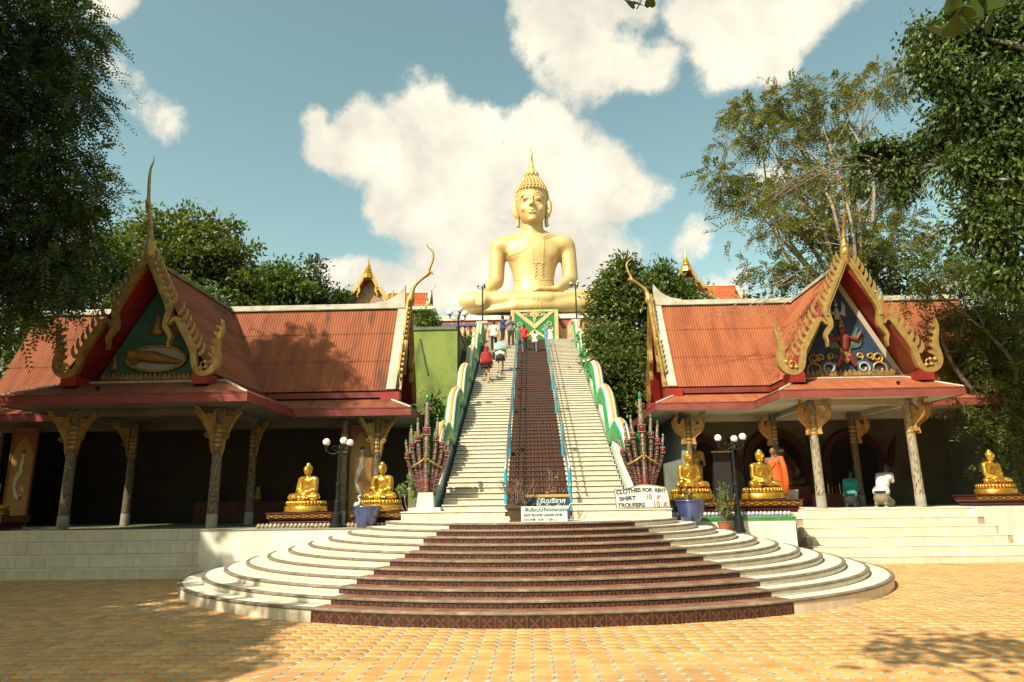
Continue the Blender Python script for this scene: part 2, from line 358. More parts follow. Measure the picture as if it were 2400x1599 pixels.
def arc2(cx, cy, r, a0, a1, n): return [(cx+r*math.cos(a0+(a1-a0)*i/n), cy+r*math.sin(a0+(a1-a0)*i/n)) for i in range(n+1)]
def spline(pts, n=6):
    """Catmull-Rom through pts"""
    P = [Vector(p) for p in pts]; out = []
    for i in range(len(P)-1):
        p0, p1, p2, p3 = P[max(i-1,0)], P[i], P[i+1], P[min(i+2,len(P)-1)]
        for k in range(n):
            t = k/n; out.append(.5*((2*p1)+(p2-p0)*t+(2*p0-5*p1+4*p2-p3)*t*t+(3*p1-p0-3*p2+p3)*t**3))
    out.append(P[-1]); return out
# ------------------------------------------------------------------ ground and hill
g = MB(); g.add([(-300,-200,-.032),(300,-200,-.032),(300,500,-.032),(-300,500,-.032)], [(0,1,2,3)])
ground = g.build('ground', MT['sand'], kind='structure')
SCX, SYC = -0.3, 16.3                       # centre of the curved steps
SA = lambda k: 7.35-.408*k
SB = lambda k: 6.8-.337*k
SZ = lambda k: .225+.1025*k
def inside(x, y, k=0, m=0.0): return ((x-SCX)/(SA(k)-m))**2 + ((y-SYC)/(SB(k)-m))**2 < 1
hv = []; hf = []; nx, ny = 60, 50
def hill_z(x, y):
    if y < 26: return -.05
    t = min(1, (y-26)/11.5); z = 10.25*t*t*(3-2*t)
    if y > 60: z += (y-60)*.03
    return z - .25*abs(math.sin(x*.3))*t
for j in range(ny+1):
    for i in range(nx+1):
        x = -60+120*i/nx; y = 25.5+ (j/ny)**1.6*100; hv.append((x, y, hill_z(x, y)-.12))
for j in range(ny):
    for i in range(nx): a = j*(nx+1)+i; hf.append((a, a+1, a+nx+2, a+nx+1))
hm = MB(); hm.v = hv; hm.f = hf
hill = hm.build('hill', mat('hill_soil', (.10,.09,.045), .95, c2=(.05,.06,.02), ns=.6), kind='structure', smooth=True)

# pavers: octagons with small blue squares between
PP = .205; S0 = .046; GAP = .0022
def octa():
    h = PP/2-GAP; c = S0+GAP*.4; pts = [(h-c,-h),(h,-h+c),(h,h-c),(h-c,h),(-h+c,h),(-h,h-c),(-h,-h+c),(-h+c,-h)]
    m = MB(); m.loft([[(x, y, -.03) for x, y in pts], [(x, y, -.004) for x, y in pts], [(x*.965, y*.965, 0) for x, y in pts]], cap=False)
    m.f.append(tuple(range(16,24))); return m
def dia():
    d = S0-GAP*1.5; pts = [(0,-d),(d,0),(0,d),(-d,0)]
    m = MB(); m.loft([[(x, y, -.03) for x, y in pts], [(x, y, -.004) for x, y in pts], [(x*.93, y*.93, 0) for x, y in pts]], cap=False)
    m.f.append((8,9,10,11)); return m
mo, md = octa(), dia()
cells = []
for j in range(24, 100):
    y = j*PP
    for i in range(-110, 111):
        x = i*PP + .03
        if abs(x+.25) > .82*y+1.2 or inside(x, y, 0, .25): continue
        if y > 16.2 and x < -6.8: continue
        if y > 17.9 and x > 6: continue
        if y > 15.9 and -7.4 < x < 6.2: continue
        cells.append((x, y))
def vis(c): x, y = c; return y > 6.35 and abs(x+.1) < .745*y
order = sorted([c for c in cells if vis(c)], key=lambda c: c[1]*c[1]+c[0]*c[0])[:300]
near = set(order)
ome, dme = mo.mesh('octagon_paver'), md.mesh('blue_paver'); ome.materials.append(MT['paver']); dme.materials.append(MT['bluepaver'])
for (x, y) in order:
    o = link_mesh('paver', ome, None, ground, (x, y, .032+rng.uniform(-.0012,.0012)), (rng.normal(0,.006), rng.normal(0,.006), 0))
    o = link_mesh('square_paver', dme, None, ground, (x+PP/2, y+PP/2, .032+rng.uniform(-.0012,.0012)), (rng.normal(0,.006), rng.normal(0,.006), 0))
def stuff_tiles(src, pts, name, m, parent):
    V0 = np.array(src.v); F4 = [f for f in src.f if len(f) == 4]; FT = [f for f in src.f if len(f) > 4]
    for f in FT: F4 += [(f[0],f[1],f[2],f[3]), (f[0],f[3],f[4],f[7]), (f[4],f[5],f[6],f[7])]
    F4 = np.array(F4); n = len(pts); P = np.array(pts)
    V = np.repeat(V0[None], n, 0); V[:,:,0] += P[:,0:1]; V[:,:,1] += P[:,1:2]
    tl = rng.normal(0, .006, (n,2,1)); V[:,:,2] += .032+rng.uniform(-.0012,.0012,(n,1)) + tl[:,0]*V0[None,:,0] + tl[:,1]*V0[None,:,1]
    Q = (F4[None]+(np.arange(n)*len(V0))[:,None,None]).reshape(-1,4)
    return np_mesh(name, V.reshape(-1,3), Q, m, parent, kind='stuff')
rest = [c for c in cells if c not in near]
stuff_tiles(mo, rest, 'pavers_farther_off', MT['paver'], ground)
stuff_tiles(md, [(x+PP/2, y+PP/2) for x, y in rest], 'square_pavers_farther_off', MT['bluepaver'], ground)

# ------------------------------------------------------------------ curved steps
cs = empty('curved_staircase', (SCX, SYC, 0), 'wide fan of low curved white steps with a brown tiled carpet down the middle', 'steps')
def ell_pts(a, b, n=120, back=18.4):
    pts = [(SCX-a, back)] + [(SCX+a*math.sin(t), SYC-b*math.cos(t)) for t in np.linspace(-PI/2, PI/2, n)] + [(SCX+a, back)]
    return pts
def walk(a, b, step, half=None, lim=PI/2):
    """points every `step` of arc length along the front, starting at the middle"""
    t = np.linspace(0, lim, 3000); ds = np.hypot(a*np.cos(t), b*np.sin(t)); s = np.concatenate([[0], np.cumsum((ds[1:]+ds[:-1])/2*np.diff(t))])
    return t, s
def rtile(w, h, d, bev=.0025, hc=0.0):
    m = MB(); m.loft([[(-w/2,0,-h/2+hc),(w/2,0,-h/2+hc),(w/2,0,h/2+hc),(-w/2,0,h/2+hc)], [(-w/2,-d+bev,-h/2+hc),(w/2,-d+bev,-h/2+hc),(w/2,-d+bev,h/2+hc),(-w/2,-d+bev,h/2+hc)],
                   [(-w/2+bev,-d,-h/2+bev+hc),(w/2-bev,-d,-h/2+bev+hc),(w/2-bev,-d,h/2-bev+hc),(-w/2+bev,-d,h/2-bev+hc)]]); return m
TW = .208
H1, HK = .185, .064
m1 = rtile(TW-.007, H1, .010).mesh('brown_tile_tall'); m1.materials.append(MT['brown'])
mk = rtile(TW-.007, HK, .010, hc=.045).mesh('brown_tile_low'); mk.materials.append(MT['brown'])
w1 = rtile(TW-.003, H1, .008).mesh('white_tile_tall'); w1.materials.append(MT['whitetile'])
wkm = rtile(TW-.003, HK, .008); wk = wkm.mesh('white_tile_low'); wk.materials.append(MT['whitetile'])
tt = MB(); tt.bev((0,0,0), (TW-.006, .262, .008), .0015); ttm = tt.mesh('tread_tile'); ttm.materials.append(MT['browntread'])
white_rest = []; nwhite = 0
for k in range(11):
    a, b, z = SA(k), SB(k), SZ(k); z0 = SZ(k-1) if k else -.03
    st = MB(); P = ell_pts(a, b)
    st.loft([[(x, y, z0-.06 if k else z0) for x, y in P], [(x, y, z-.004) for x, y in P]])
    so = st.build('step', MT['white'], cs, pos=(SCX, SYC, z0))
    # rounded worn lip along the edge, its shadow line put into the dark colour
    ns = MB(); O = ell_pts(a+.028, b+.028)[1:-1]; I = ell_pts(a-.05, b-.05)[1:-1]
    prof = [(I, -.002), (I, .003), (ell_pts(a+.012,b+.012)[1:-1], .004), (O, -.008), (O, -.026), (ell_pts(a+.006,b+.006)[1:-1], -.036), (I, -.036)]
    n = len(O); vs_ = [(*q[i], z+dz) for i in range(n) for q, dz in prof]; m_ = len(prof)
    ns.add(vs_, [(i*m_+j, i*m_+(j+1)%m_, (i+1)*m_+(j+1)%m_, (i+1)*m_+j) for i in range(n-1) for j in range(m_)])
    ns.build('nosing', MT['nosing'], so)
    t, s = walk(a, b, TW); half = 3.58-.172*k
    def place(sg, sdist, off=0.0):
        sv = .36-.008*k+sg*sdist; tt_ = np.interp(abs(sv), s, t)*(1 if sv > 0 else -1); x, y = SCX+a*math.sin(tt_), SYC-b*math.cos(tt_)
        ang = math.atan2(b*math.sin(tt_), a*math.cos(tt_)); nx_, ny_ = math.sin(ang), -math.cos(ang)
        return x-nx_*off, y-ny_*off, ang
    zc = (z0+z)/2-.012 if k == 0 else z0+.034
    if k == 0: zc = .092
    nb = int(round(half/TW)); base = so.location + cs.location
    for sg in (-1, 1):
        for i in range(nb):
            x, y, an = place(sg, (i+.5)*TW, -.001)
            link_mesh('brown_tile', m1 if k == 0 else mk, None, so, Vector((x, y, zc-(0 if k == 0 else .045)))-base, (0, 0, an))
            x, y, an = place(sg, (i+.5)*TW, .19)
            link_mesh('tread_tile', ttm, None, so, Vector((x, y, z+.0005))-base, (0, 0, an), scale=(1-.19*.0/b, 1, 1) if k < 9 else (.93, 1, 1))
        i = nb
        while abs(.36-.008*k+sg*(i+.5)*TW) < s[-1]:
            x, y, an = place(sg, (i+.5)*TW, 0)
            if sg < 0 and y > 15.6: break
            if nwhite < 296 and k < 5:
                link_mesh('white_tile', w1 if k == 0 else wk, None, so, Vector((x, y, zc))-base, (0, 0, an)); nwhite += 1
            else: white_rest.append((x, y, zc, an))
            i += 1
V0 = np.array(wkm.v); fr = []; vr = []
for (x, y, zc, an) in white_rest:
    c, s_ = math.cos(an), math.sin(an); R = np.array([[c,-s_,0],[s_,c,0],[0,0,1]])
    fr += [tuple(i+len(vr)*len(V0) for i in f) for f in wkm.f]; vr.append(V0@R.T+np.array([x,y,zc]))
mb = MB(); mb.v = [tuple(p) for q in vr for p in q]; mb.f = fr; mb.build('white_tiles_of_upper_steps', MT['whitetile'], cs, kind='stuff')

# ------------------------------------------------------------------ terraces beside the steps
tl = empty('left_terrace', (-5, 15.7, 0), 'whitewashed retaining terrace on the left carrying golden statues and a lamp', 'terrace')
m = MB(); m.span(-7.72, -2.9, 15.7, 24.6, -.03, 1.095); m.build('wall', MT['wallwhite'], tl)
m = MB(); m.span(-7.74, -2.9, 15.675, 17.0, 1.096, 1.115); m.build('coping', MT['concrete'], tl)
tr = empty('right_terrace', (4.4, 17, 0), 'whitewashed retaining terrace on the right with a green stripe under golden statues', 'terrace')
m = MB(); m.span(2.5, 6.0, 17.0, 24, -.03, 1.12); m.build('wall', MT['wallwhite'], tr)
m = MB(); m.span(2.48, 6.02, 16.98, 18.6, 1.121, 1.2); m.build('green_stripe', mat('green_paint', (.02,.20,.045), .5, c2=(.05,.24,.08), ns=4), tr)
def lotus_row(x0, x1, y, z, parent, m1_, m2_, d=.095):
    """row of upturned petals along a ledge"""
    n = int((x1-x0)/d); me = MB(); me.ell((0,0,0), (d*.55, .055, .06), 8, 6); ml = me.mesh('petal', True); ml.materials.append(m1_)
    for i in range(n):
        link_mesh('petal', ml, None, parent, Vector((x0+(i+.5)*d, y, z))-wloc(parent), (.45, 0, .25*(-1)**i))
    b_ = MB(); b_.span(x0, x1, y-.02, y+.5, z-.07, z-.0); b_.build('ledge', m2_, parent)
lotus_row(2.9, 6.0, 17.07, 1.27, tr, mat('blue_white_glaze', (.30,.34,.48), .25, c2=(.62,.58,.54), ns=18, coat=.4), MT['concrete'])
lotus_row(-6.55, -4.55, 15.95, 1.165, tl, mat('cream_brown_glaze', (.50,.42,.27), .3, c2=(.22,.13,.07), ns=16, coat=.3), MT['concrete'])
lotus_row(-4.5, -3.15, 16.02, 1.165, tl, bpy.data.materials['cream_brown_glaze'], MT['concrete'])

# ------------------------------------------------------------------ grand staircase
AX = -.12; NS = 64; Y0, Z0, RISE, RUN = 15.95, 1.445, .1383, .329
gs = empty('grand_staircase', (AX, Y0, Z0), 'long steep white staircase with a brown tiled strip climbing to the seated statue', 'staircase')
m = MB(); m.span(-3.12, 2.75, 15.3, 16.3, 1.15, 1.425); m.build('plinth', MT['white'], gs)
m = MB(); m.span(-3.14, 2.77, 15.27, 16.3, 1.426, 1.446); m.build('plinth_edge', MT['wallwhite'], gs)
pt = rtile(.30, .135, .008).mesh('plinth_tile'); pt.materials.append(MT['whitetile'])
for i in range(19):
    x = -2.97+.303*i
    if abs(x-AX) < .72: continue
    link_mesh('white_tile', pt, None, gs, Vector((x, 15.3, 1.345))-wloc(gs))
for i in range(7): link_mesh('brown_tile', mk, None, gs, Vector((AX-.63+.21*i, 15.298, 1.30))-wloc(gs), scale=(1,1,1.9))
um = MB(); um.span(-.5, .5, 0, RUN+.2, -.02, RISE-.022); ume = um.mesh('stair_step'); ume.materials.append(MT['whitetile'])
nm = MB(); nm.span(-.5, .5, -.026, .10, RISE-.021, RISE); nme = nm.mesh('stair_nosing'); nme.materials.append(MT['white'])
dk = MB(); dk.span(-.5, .5, -.012, -.0005, RISE-.040, RISE-.0215); dke = dk.mesh('nosing_shadow_gap'); dke.materials.append(MT['nosing'])  # dark strip painted in as the shadow line below each nosing
bt = rtile(.198, .098, .009, hc=.0).mesh('stair_tile'); bt.materials.append(MT['brown'])
btr = MB(); btr.span(-.73, .73, -.031, .24, RISE-.0225, RISE+.006); btre = btr.mesh('brown_tread'); btre.materials.append(MT['brown'])
tile_rest = MB(); tm_ = rtile(.198, .098, .009)
for k in range(NS):
    f = k/NS; xl, xr = -2.32-.36*f, 1.92+.26*f; w = xr-xl; cx_ = (xl+xr)/2
    o = link_mesh('step', ume, None, gs, Vector((cx_, Y0+RUN*k, Z0+RISE*k))-wloc(gs), scale=(w, 1, 1))
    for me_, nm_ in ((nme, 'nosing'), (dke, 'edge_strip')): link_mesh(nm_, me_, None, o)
    b_ = link_mesh('brown_tread', btre, None, o, ((AX-cx_)/w, 0, 0), scale=(1/w, 1, 1))
    if k < 42:
        for i in range(7): link_mesh('brown_tile', bt, None, o, ((AX-cx_-.624+.208*i)/w, -.001, .054), scale=(1/w, 1, 1))
    else:
        for i in range(7): tile_rest.add([(v[0]+AX-.624+.208*i, v[1]+Y0+RUN*k-.001, v[2]+Z0+RISE*k+.054) for v in tm_.v], tm_.f)
tile_rest.build('brown_tiles_of_top_steps', MT['brown'], gs, kind='stuff')
YT, ZT = Y0+RUN*NS, Z0+RISE*NS              # 37.0, 10.3
core = MB(); core.loft([[(x, Y0+.25, 0), (x, YT+.2, 0), (x, YT+.2, ZT-.25), (x, Y0+.25, Z0-.1)] for x in (-2.4, 2.0)]); core.build('core', MT['concrete'], gs)
# hand rails: turquoise posts with steel pipes
for sg, x in ((-1, AX-.735), (1, AX+.735)):
    hr = empty('handrail', (x, 16, 1.45), ('left' if sg < 0 else 'right')+' steel handrail with turquoise posts beside the brown strip of the staircase', 'handrail', 'staircase handrails')
    ys = [15.98, 19.1, 23.0, 25.9, 30.8, 34.4, 36.9]; tops = []
    sz_ = lambda y: Z0 + RISE*max(0, math.floor((y-Y0)/RUN)+1)
    for y in ys:
        zb = sz_(y) if y > 16 else 1.446
        p = MB(); p.lathe([(.045, zb-.02), (.045, zb+.86), (.05, zb+.87), (.04, zb+.9), (.01, zb+.905)], 12, (x, y, 0)); p.build('post', MT['turq'], hr, smooth=False); tops.append((x, y, zb+.86))
    for dz in (.06, -.34):
        p = MB(); p.tube([(x+.0, q[1]-.08, q[2]+dz) for q in tops], .022, 8); p.build('pipe', MT['steel'], hr, smooth=True)

# ------------------------------------------------------------------ naga balustrades
NT = 3.75
def naga_z(y): 
    base = Z0+(y-Y0)*RISE/RUN; ph = 2*PI*(y-16.9)/NT
    return base + .62 + .36*math.sin(ph-.9) + .09*math.sin(2*ph-.4)
for sg in (-1, 1):
    side = 'left' if sg < 0 else 'right'
    xof = lambda y: (-2.62-.36*(y-16)/21) if sg < 0 else (2.16+.26*(y-16)/21)
    nb_ = empty('naga_balustrade', (xof(16), 16.4, 1.4), f'green and white scaled naga body winding down the {side} edge of the staircase', 'balustrade', 'naga balustrades')
    ys = np.linspace(17.3, 37.0, 240); cen = [Vector((xof(y), y, naga_z(y))) for y in ys]
    def sweep(sec, name, m, sm=True, rng_=(0, 240)):
        rings = []
        for i in range(*rng_):
            t_ = (cen[min(i+1, 239)]-cen[max(i-1, 0)]).normalized(); nrm = Vector((1,0,0)).cross(t_).normalized()
            tp = .55+.45*min(1, i/14)
            rings.append([cen[i]+Vector((1,0,0))*u*tp+nrm*v*tp for u, v in sec])
        q = MB(); q.loft(rings); return q.build(name, m, nb_, smooth=sm)
    body = [(.225*math.cos(a_), (.28 if math.sin(a_) > 0 else .34)*math.sin(a_)) for a_ in np.linspace(0, 2*PI, 22)[:-1]]
    sweep(body, 'body', MT['nagagreen'])
    def topstrip(w, h): return [(.225*math.cos(a_)*h, .28*math.sin(a_)*h) for a_ in np.linspace(PI/2-w, PI/2+w, 9)] + [(.2*math.cos(a_), .24*math.sin(a_)) for a_ in np.linspace(PI/2+w, PI/2-w, 5)]
    sweep(topstrip(.66, 1.05), 'white_band', MT['nagawhite']); sweep(topstrip(.19, 1.11), 'orange_crest', MT['nagagold'])
    wl = MB(); top = [(y, Z0+(y-Y0)*RISE/RUN+.30) for y in np.linspace(16.2, YT+.1, 30)]
    poly = [(16.2, 0)] + top + [(YT+.1, 0)]
    wl.loft([[(xof(y)+dx, y, z) for y, z in poly] for dx in (-.16, .16)]); wl.build('base_wall', MT['paleteal'], nb_)
# seven-headed nagas at the foot
def naga_head(x, y, label):
    h = empty('seven_headed_naga', (x, y, 1.447), label, 'naga statue', 'seven-headed nagas at the foot of the staircase')
    b_ = MB(); b_.loft([[(x+sx*w, y+sy*d, z) for sx, sy in ((-1,-1),(1,-1),(1,1),(-1,1))] for w, d, z in ((.36,.30,1.447),(.36,.30,1.52),(.31,.26,1.53))]); b_.build('slab', MT['wallwhite'], h)
    b_ = MB(); b_.loft([[(x+sx*w, y+sy*d+.02, z) for sx, sy in ((-1,-1),(1,-1),(1,1),(-1,1))] for w, d, z in ((.20,.20,1.53),(.165,.17,1.86))]); b_.build('pedestal', MT['paleteal'], h)
    zb = 1.80
    hood = MB(); pts = [(-.16,0),(-.27,.35),(-.43,.85),(-.36,1.12),(-.2,1.28),(0,1.40),(.2,1.28),(.36,1.12),(.43,.85),(.27,.35),(.16,0)]
    hood.prism(pts, lambda a_, b2, d: (x+a_, y+d, zb+b2), .10, .15); hood.build('hood', MT['greenglass'], h)
    plate = MB(); plate.bev((0,0,0), (1, .05, 1), .012); pme = plate.mesh('belly_plate'); pme.materials.append(MT['maroon'])
    plate2 = MB(); plate2.bev((0,0,0), (1, .055, 1), .012); pme2 = plate2.mesh('bright_plate'); pme2.materials.append(MT['gem'])
    for sx, hz, tz, xb, w in ((0,1.42,2.28,0,.155), (-.205,1.27,1.76,-.08,.11), (.215,1.27,1.77,.08,.11), (-.345,1.11,1.60,-.13,.105), (.355,1.12,1.62,.13,.105), (-.455,.88,1.27,-.17,.095), (.46,.92,1.31,.17,.095)):
        cu = [(x+xb+(sx-xb)*((1-math.cos(PI*q))/2*.55+.45*q), y-(.05 if sx == 0 else .0)-.10*q*(1-q)+abs(sx)*.12, zb+hz*q) for q in np.linspace(0, 1, 9)]
        nk = MB(); nk.tube(cu, [w*.50]*8+[w*.46], 8, flat=.7); no = nk.build('neck', MT['lattice'], h, smooth=True, pos=cu[0])
        for i in range(1, 9):
            p0, p1 = Vector(cu[i-1]), Vector(cu[i]); c = (p0+p1)/2; an = math.atan2(p1.x-p0.x, p1.z-p0.z); L_ = (p1-p0).length
            link_mesh('belly_plate', pme2 if (sx == 0 and i < 3) else pme, None, no, c+Vector((0,-.042 if sx == 0 else -.03,0))-Vector(cu[0]), (0, an, 0), (w*.80, .8, L_*.86))
            rm = MB(); rm.box(p1+Vector((0,-.035,0)), (w*.90, .07, .008)); rm.build('rim', MT['rim'], no)
        top = Vector(cu[-1]); hd = MB(); hd.bev(top+Vector((0,-.03,.02)), (w*1.08, .12, .17 if sx == 0 else .13), .012); hd.build('head', MT['maroon'], no)
        for dz_ in (-.5, .5): rm = MB(); rm.box(top+Vector((0,-.03,.02+dz_*(.16 if sx == 0 else .12))), (w*1.14, .13, .016)); rm.build('rim', MT['rim'], no)
        gm = MB(); gm.ell(top+Vector((0,-.095,.02)), (w*.34, .025, .055 if sx == 0 else .042), 10, 6); gm.build('face_gem', MT['gem'], no, smooth=True)
        lean = sx*.10; H_ = tz-hz-.06
        cr = MB(); cr.tube([top+Vector((lean*q, .0, .06+H_*q*.82)) for q in np.linspace(0,1,6)], [w*.42*(1-.38*q) for q in np.linspace(0,1,6)], 8); cr.build('crest', MT['lattice'], no, smooth=True)
        e = top+Vector((lean, 0, .06+H_*.80)); ct = MB(); ct.tube([e, e+Vector((0,0,H_*.12)), e+Vector((0,0,H_*.2)), e+Vector((0,0,H_*.235))], [w*.27, w*.26, w*.17, w*.03], 8); ct.build('glass_tip', MT['greenglass'], no, smooth=True)
    gl = MB(); gl.tube(spline([(x-.36,y-.02,zb+.62),(x-.2,y-.13,zb+.70),(x,y-.16,zb+.80),(x+.2,y-.13,zb+.70),(x+.37,y-.02,zb+.60)],5), .022, 6); gl.build('garland', MT['golddull'], h, smooth=True)
    ro = MB(); [ro.ell((x+a_, y-.175, zb+.80+c_), .032, 8, 5) for a_, c_ in ((0,0),(.045,0),(-.045,0),(0,.05),(0,-.05))]; ro.build('rosette', MT['golddull'], h, smooth=True)
    return h
naga_head(-2.66, 15.85, 'seven-headed red mosaic naga on a pale pedestal by the left foot of the staircase')
naga_head(2.30, 15.95, 'seven-headed red mosaic naga behind the clothes rental sign')
# ------------------------------------------------------------------ pavilions
PITCH = .088
def corr_patch(name, O, U, V, W, m, parent, vlim=None, vlo=None, tiers=1, amp=.017, step=.016, nsub=5):
    """corrugated sheets: O corner at the eave, U unit along the eave, V vector up the slope, W width"""
    O, U, V = Vector(O), Vector(U), Vector(V); Nn = U.cross(V).normalized()
    if Nn.z < 0: Nn = -Nn
    n = max(4, int(W/PITCH*nsub)); out = []
    for t in range(tiers):
        vs_, fs = [], []; lo, hi = t/tiers, min(1.0, (t+1)/tiers+.012)
        ok = []
        for i in range(n+1):
            u = W*i/n; vm = vlim(u) if vlim else 1.0; vb = vlo(u) if vlo else 0.0
            a_, b_ = max(lo, vb), min(hi, vm); ok.append(b_ > a_+1e-4)
            h = amp*math.sin(2*PI*u/PITCH); b_ = max(a_, b_)
            for q in (a_, b_):
                vs_.append(O+U*u+V*q+Nn*(h + step*(1-(q-lo)*tiers) ))
        for i in range(n):
            if ok[i] or ok[i+1]: fs.append((2*i, 2*i+2, 2*i+3, 2*i+1))
        q = MB(); q.add(vs_, fs); me = q.build(name, m, parent, smooth=True); out.append(me)
    return out
def ribbon(path, w):
    P = [Vector((*p, 0)) for p in path]; L_, R_ = [], []
    for i, p in enumerate(P):
        t = (P[min(i+1,len(P)-1)]-P[max(i-1,0)]).normalized(); nn = Vector((-t.y, t.x, 0)); ww = w[i] if isinstance(w, (list, tuple)) else w
        L_.append((p+nn*ww/2)[:2]); R_.append((p-nn*ww/2)[:2])
    return L_, R_
def flat_ribbon(mb, path, w, fn, d0, d1):
    L_, R_ = ribbon(path, w); rings = []
    for l, r in zip(L_, R_): rings.append([fn(l[0],l[1],d0), fn(r[0],r[1],d0), fn(r[0],r[1],d1), fn(l[0],l[1],d1)])
    mb.loft([[Vector(v) for v in r] for r in rings])
FIN = [(0,-.03),(.07,-.02),(.13,.06),(.145,.16),(.11,.29),(.095,.17),(.05,.08),(0,.05)]
def gable(par, O, h, nrm, Hh, sc, gold, tymp=None, tm=None, fins=True, red=MT['red'], chofa_scale=1.0, hs=1.0, foot=True, chd=1.0):
    """golden bargeboards, fins, hooks and finial of one gable end; O = point under the apex at eave level"""
    O, h, nrm = Vector(O), Vector(h), Vector(nrm)
    fn = lambda p, q, d: O + h*p*sc*hs + Vector((0,0,1))*q*sc + nrm*d
    fin_me = None
    for s in (-1, 1):
        F = lambda p, q, d, s=s: fn(p*s, q, d)
        up = [(.0,2.93),(.2,2.52),(.43,2.04),(.60,1.70),(.655,1.50),(.62,1.30),(.60,1.14),(.68,1.0),(.745,.88),(.72,.74),(.73,.60)]
        up = [tuple(v[:2]) for v in spline([(*p,0) for p in up], 3)]
        wu = [.15]*int(len(up)*.5); k = len(up)-len(wu); wu += [.15-.13*(i/(k-1))**1.3 for i in range(k)]
        b_ = MB(); flat_ribbon(b_, up, wu, F, -.07, .07); b_.build('upper_bargeboard', gold, par)
        b_ = MB(); flat_ribbon(b_, [(p+.012,q+.012) for p, q in up[:len(up)//2]], .07, F, .071, .10); b_.build('board_moulding', gold, par)
        lo_ = [(.70,1.16),(.78,1.29),(.90,1.27),(1.02,1.06),(1.2,.76),(1.33,.50),(1.38,.22),(1.47,.04),(1.66,-.02),(1.84,.10),(1.89,.32),(1.86,.56),(1.90,.80),(1.97,1.05),(1.95,1.26)]
        if not foot: lo_ = lo_[:8]
        lo_ = [tuple(v[:2]) for v in spline([(*p,0) for p in lo_], 3)]
        nl = len(lo_); wl_ = [.04+.10*min(1,i/6) if i < nl*.55 else max(.018, .19-.5*abs(i/nl-.68)) if i < nl*.8 else max(.012, .12*(1-(i/nl-.8)/.2)) for i in range(nl)]
        if not foot: wl_ = [.10]*nl
        b_ = MB(); flat_ribbon(b_, lo_, wl_, F, -.075, .075); bo = b_.build('lower_bargeboard', gold, par)
        if foot:
            c_ = MB(); [c_.ell(F(p, q, .075), (.05*sc, .05*sc, .05*sc), 8, 5) for p, q in ((1.55,.10),(1.68,.12),(1.78,.24),(1.66,.24))]
            c_.tube([F(1.62+.11*math.cos(t)*(1-t/9), .16+.11*math.sin(t)*(1-t/9), .08) for t in np.linspace(0,7,16)], .02, 5); c_.build('scroll', gold, bo, smooth=True)
        for i in range(5 if foot else 0):
            sp = MB(); p0 = (1.80+.03*i, .35+.17*i); sp.prism([(p0[0],p0[1]),(p0[0]-.10,p0[1]+.05),(p0[0]-.12,p0[1]+.13),(p0[0],p0[1]+.08)], F, -.03, .03); sp.build('spur', gold, bo)
        if fins:
            spots = [(.10+.07*i*1.12, 2.78-.155*i*1.02) for i in range(8)] + [(.86+.098*i, 1.42-.165*i) for i in range(7)]
            for p, q in spots:
                f_ = MB(); f_.prism([(p+a_*1.05, q+c_*1.05) for a_, c_ in FIN], F, -.025, .025); f_.build('fin', gold, par)
        b_ = MB(); flat_ribbon(b_, [(.0,2.66),(.55,1.72),(1.52,.02)], .05, F, -.92, -.06); b_.build('soffit_board', red, par)
        b_ = MB(); b_.prism([(1.36,-.26),(1.72,-.26),(1.72,-.02),(1.36,-.02)], F, -.5, .06); b_.build('eave_block', red, par)
    if chofa_scale:
        cp = [(-.04,2.72,.12),(0,2.95,.15),(.02,3.12,.155),(.04,3.35,.10),(.08,3.65,.062),(.20,3.95,.055),(.30,4.15,.075),(.31,4.3,.05),(.37,4.75,.043),(.36,5.05,.032),(.27,5.28,.018),(.29,5.42,.004)]
        pts = spline([(d, q, r) for d, q, r in cp], 4)
        b_ = MB(); b_.tube([fn(0, 2.72+(v.y-2.72)*chofa_scale, v.x*chd) for v in pts], [max(.003, v.z*.85)*sc for v in pts], 8, up=h); co = b_.build('finial', gold, par, smooth=True)
        b_ = MB(); e = fn(0, 2.72+(4.2-2.72)*chofa_scale, .30*chd); b_.tube([e, e+nrm*.1-Vector((0,0,.01)), e+nrm*.16-Vector((0,0,.08))], [.045,.03,.008], 6); b_.build('beak', gold, co, smooth=True)
    if tymp is not None:
        b_ = MB(); b_.prism([(-1.42,-.02),(1.42,-.02),(0,2.5)], fn, -.91, -.85); b_.build('tympanum', tymp, par)
    return fn
COLM = mat('column_mosaic', (.19,.145,.09), .5, c2=(.055,.032,.02), ns=26, lo=.46, hi=.54, c3=(.16,.1,.06), ns3=2.0, bump=.5, bs=30, stretch=(1,1,1))  # mosaic colour cut down to carry the shade of the porch
COLMW = mat('weathered_column_mosaic', (.34,.29,.20), .5, c2=(.10,.065,.04), ns=22, lo=.50, hi=.60, c3=(.13,.085,.05), ns3=1.6, bump=.5, bs=30, stretch=(1,1,.35))
def column(par, x, y, z0, z1, m, r=.128):
    b_ = MB(); b_.lathe([(r*1.0,z0),(r*1.0,z0+.35),(r*1.05,z0+.36),(r*1.05,z0+.40),(r,z0+.41),(r*.9,z1-.75),(r*.86,z1-.4),(r*.95,z1-.38),(r*.95,z1-.33),(r*.85,z1-.32),(r*1.0,z1)], 12, (x,y,0))
    c = b_.build('column', m, par, smooth=False)
    b_ = MB(); b_.lathe([(r*1.06,z0),(r*1.06,z0+.34)], 12, (x,y,0)); b_.build('plinth_band', MT['concrete'], c)
    for i in range(5):
        b_ = MB(); b_.lathe([(r*.96,z1-.95+.12*i),(r*1.02,z1-.93+.12*i),(r*1.02,z1-.90+.12*i),(r*.96,z1-.88+.12*i)], 12, (x,y,0)); b_.build('ring', MT['golddull'], c)
    return c
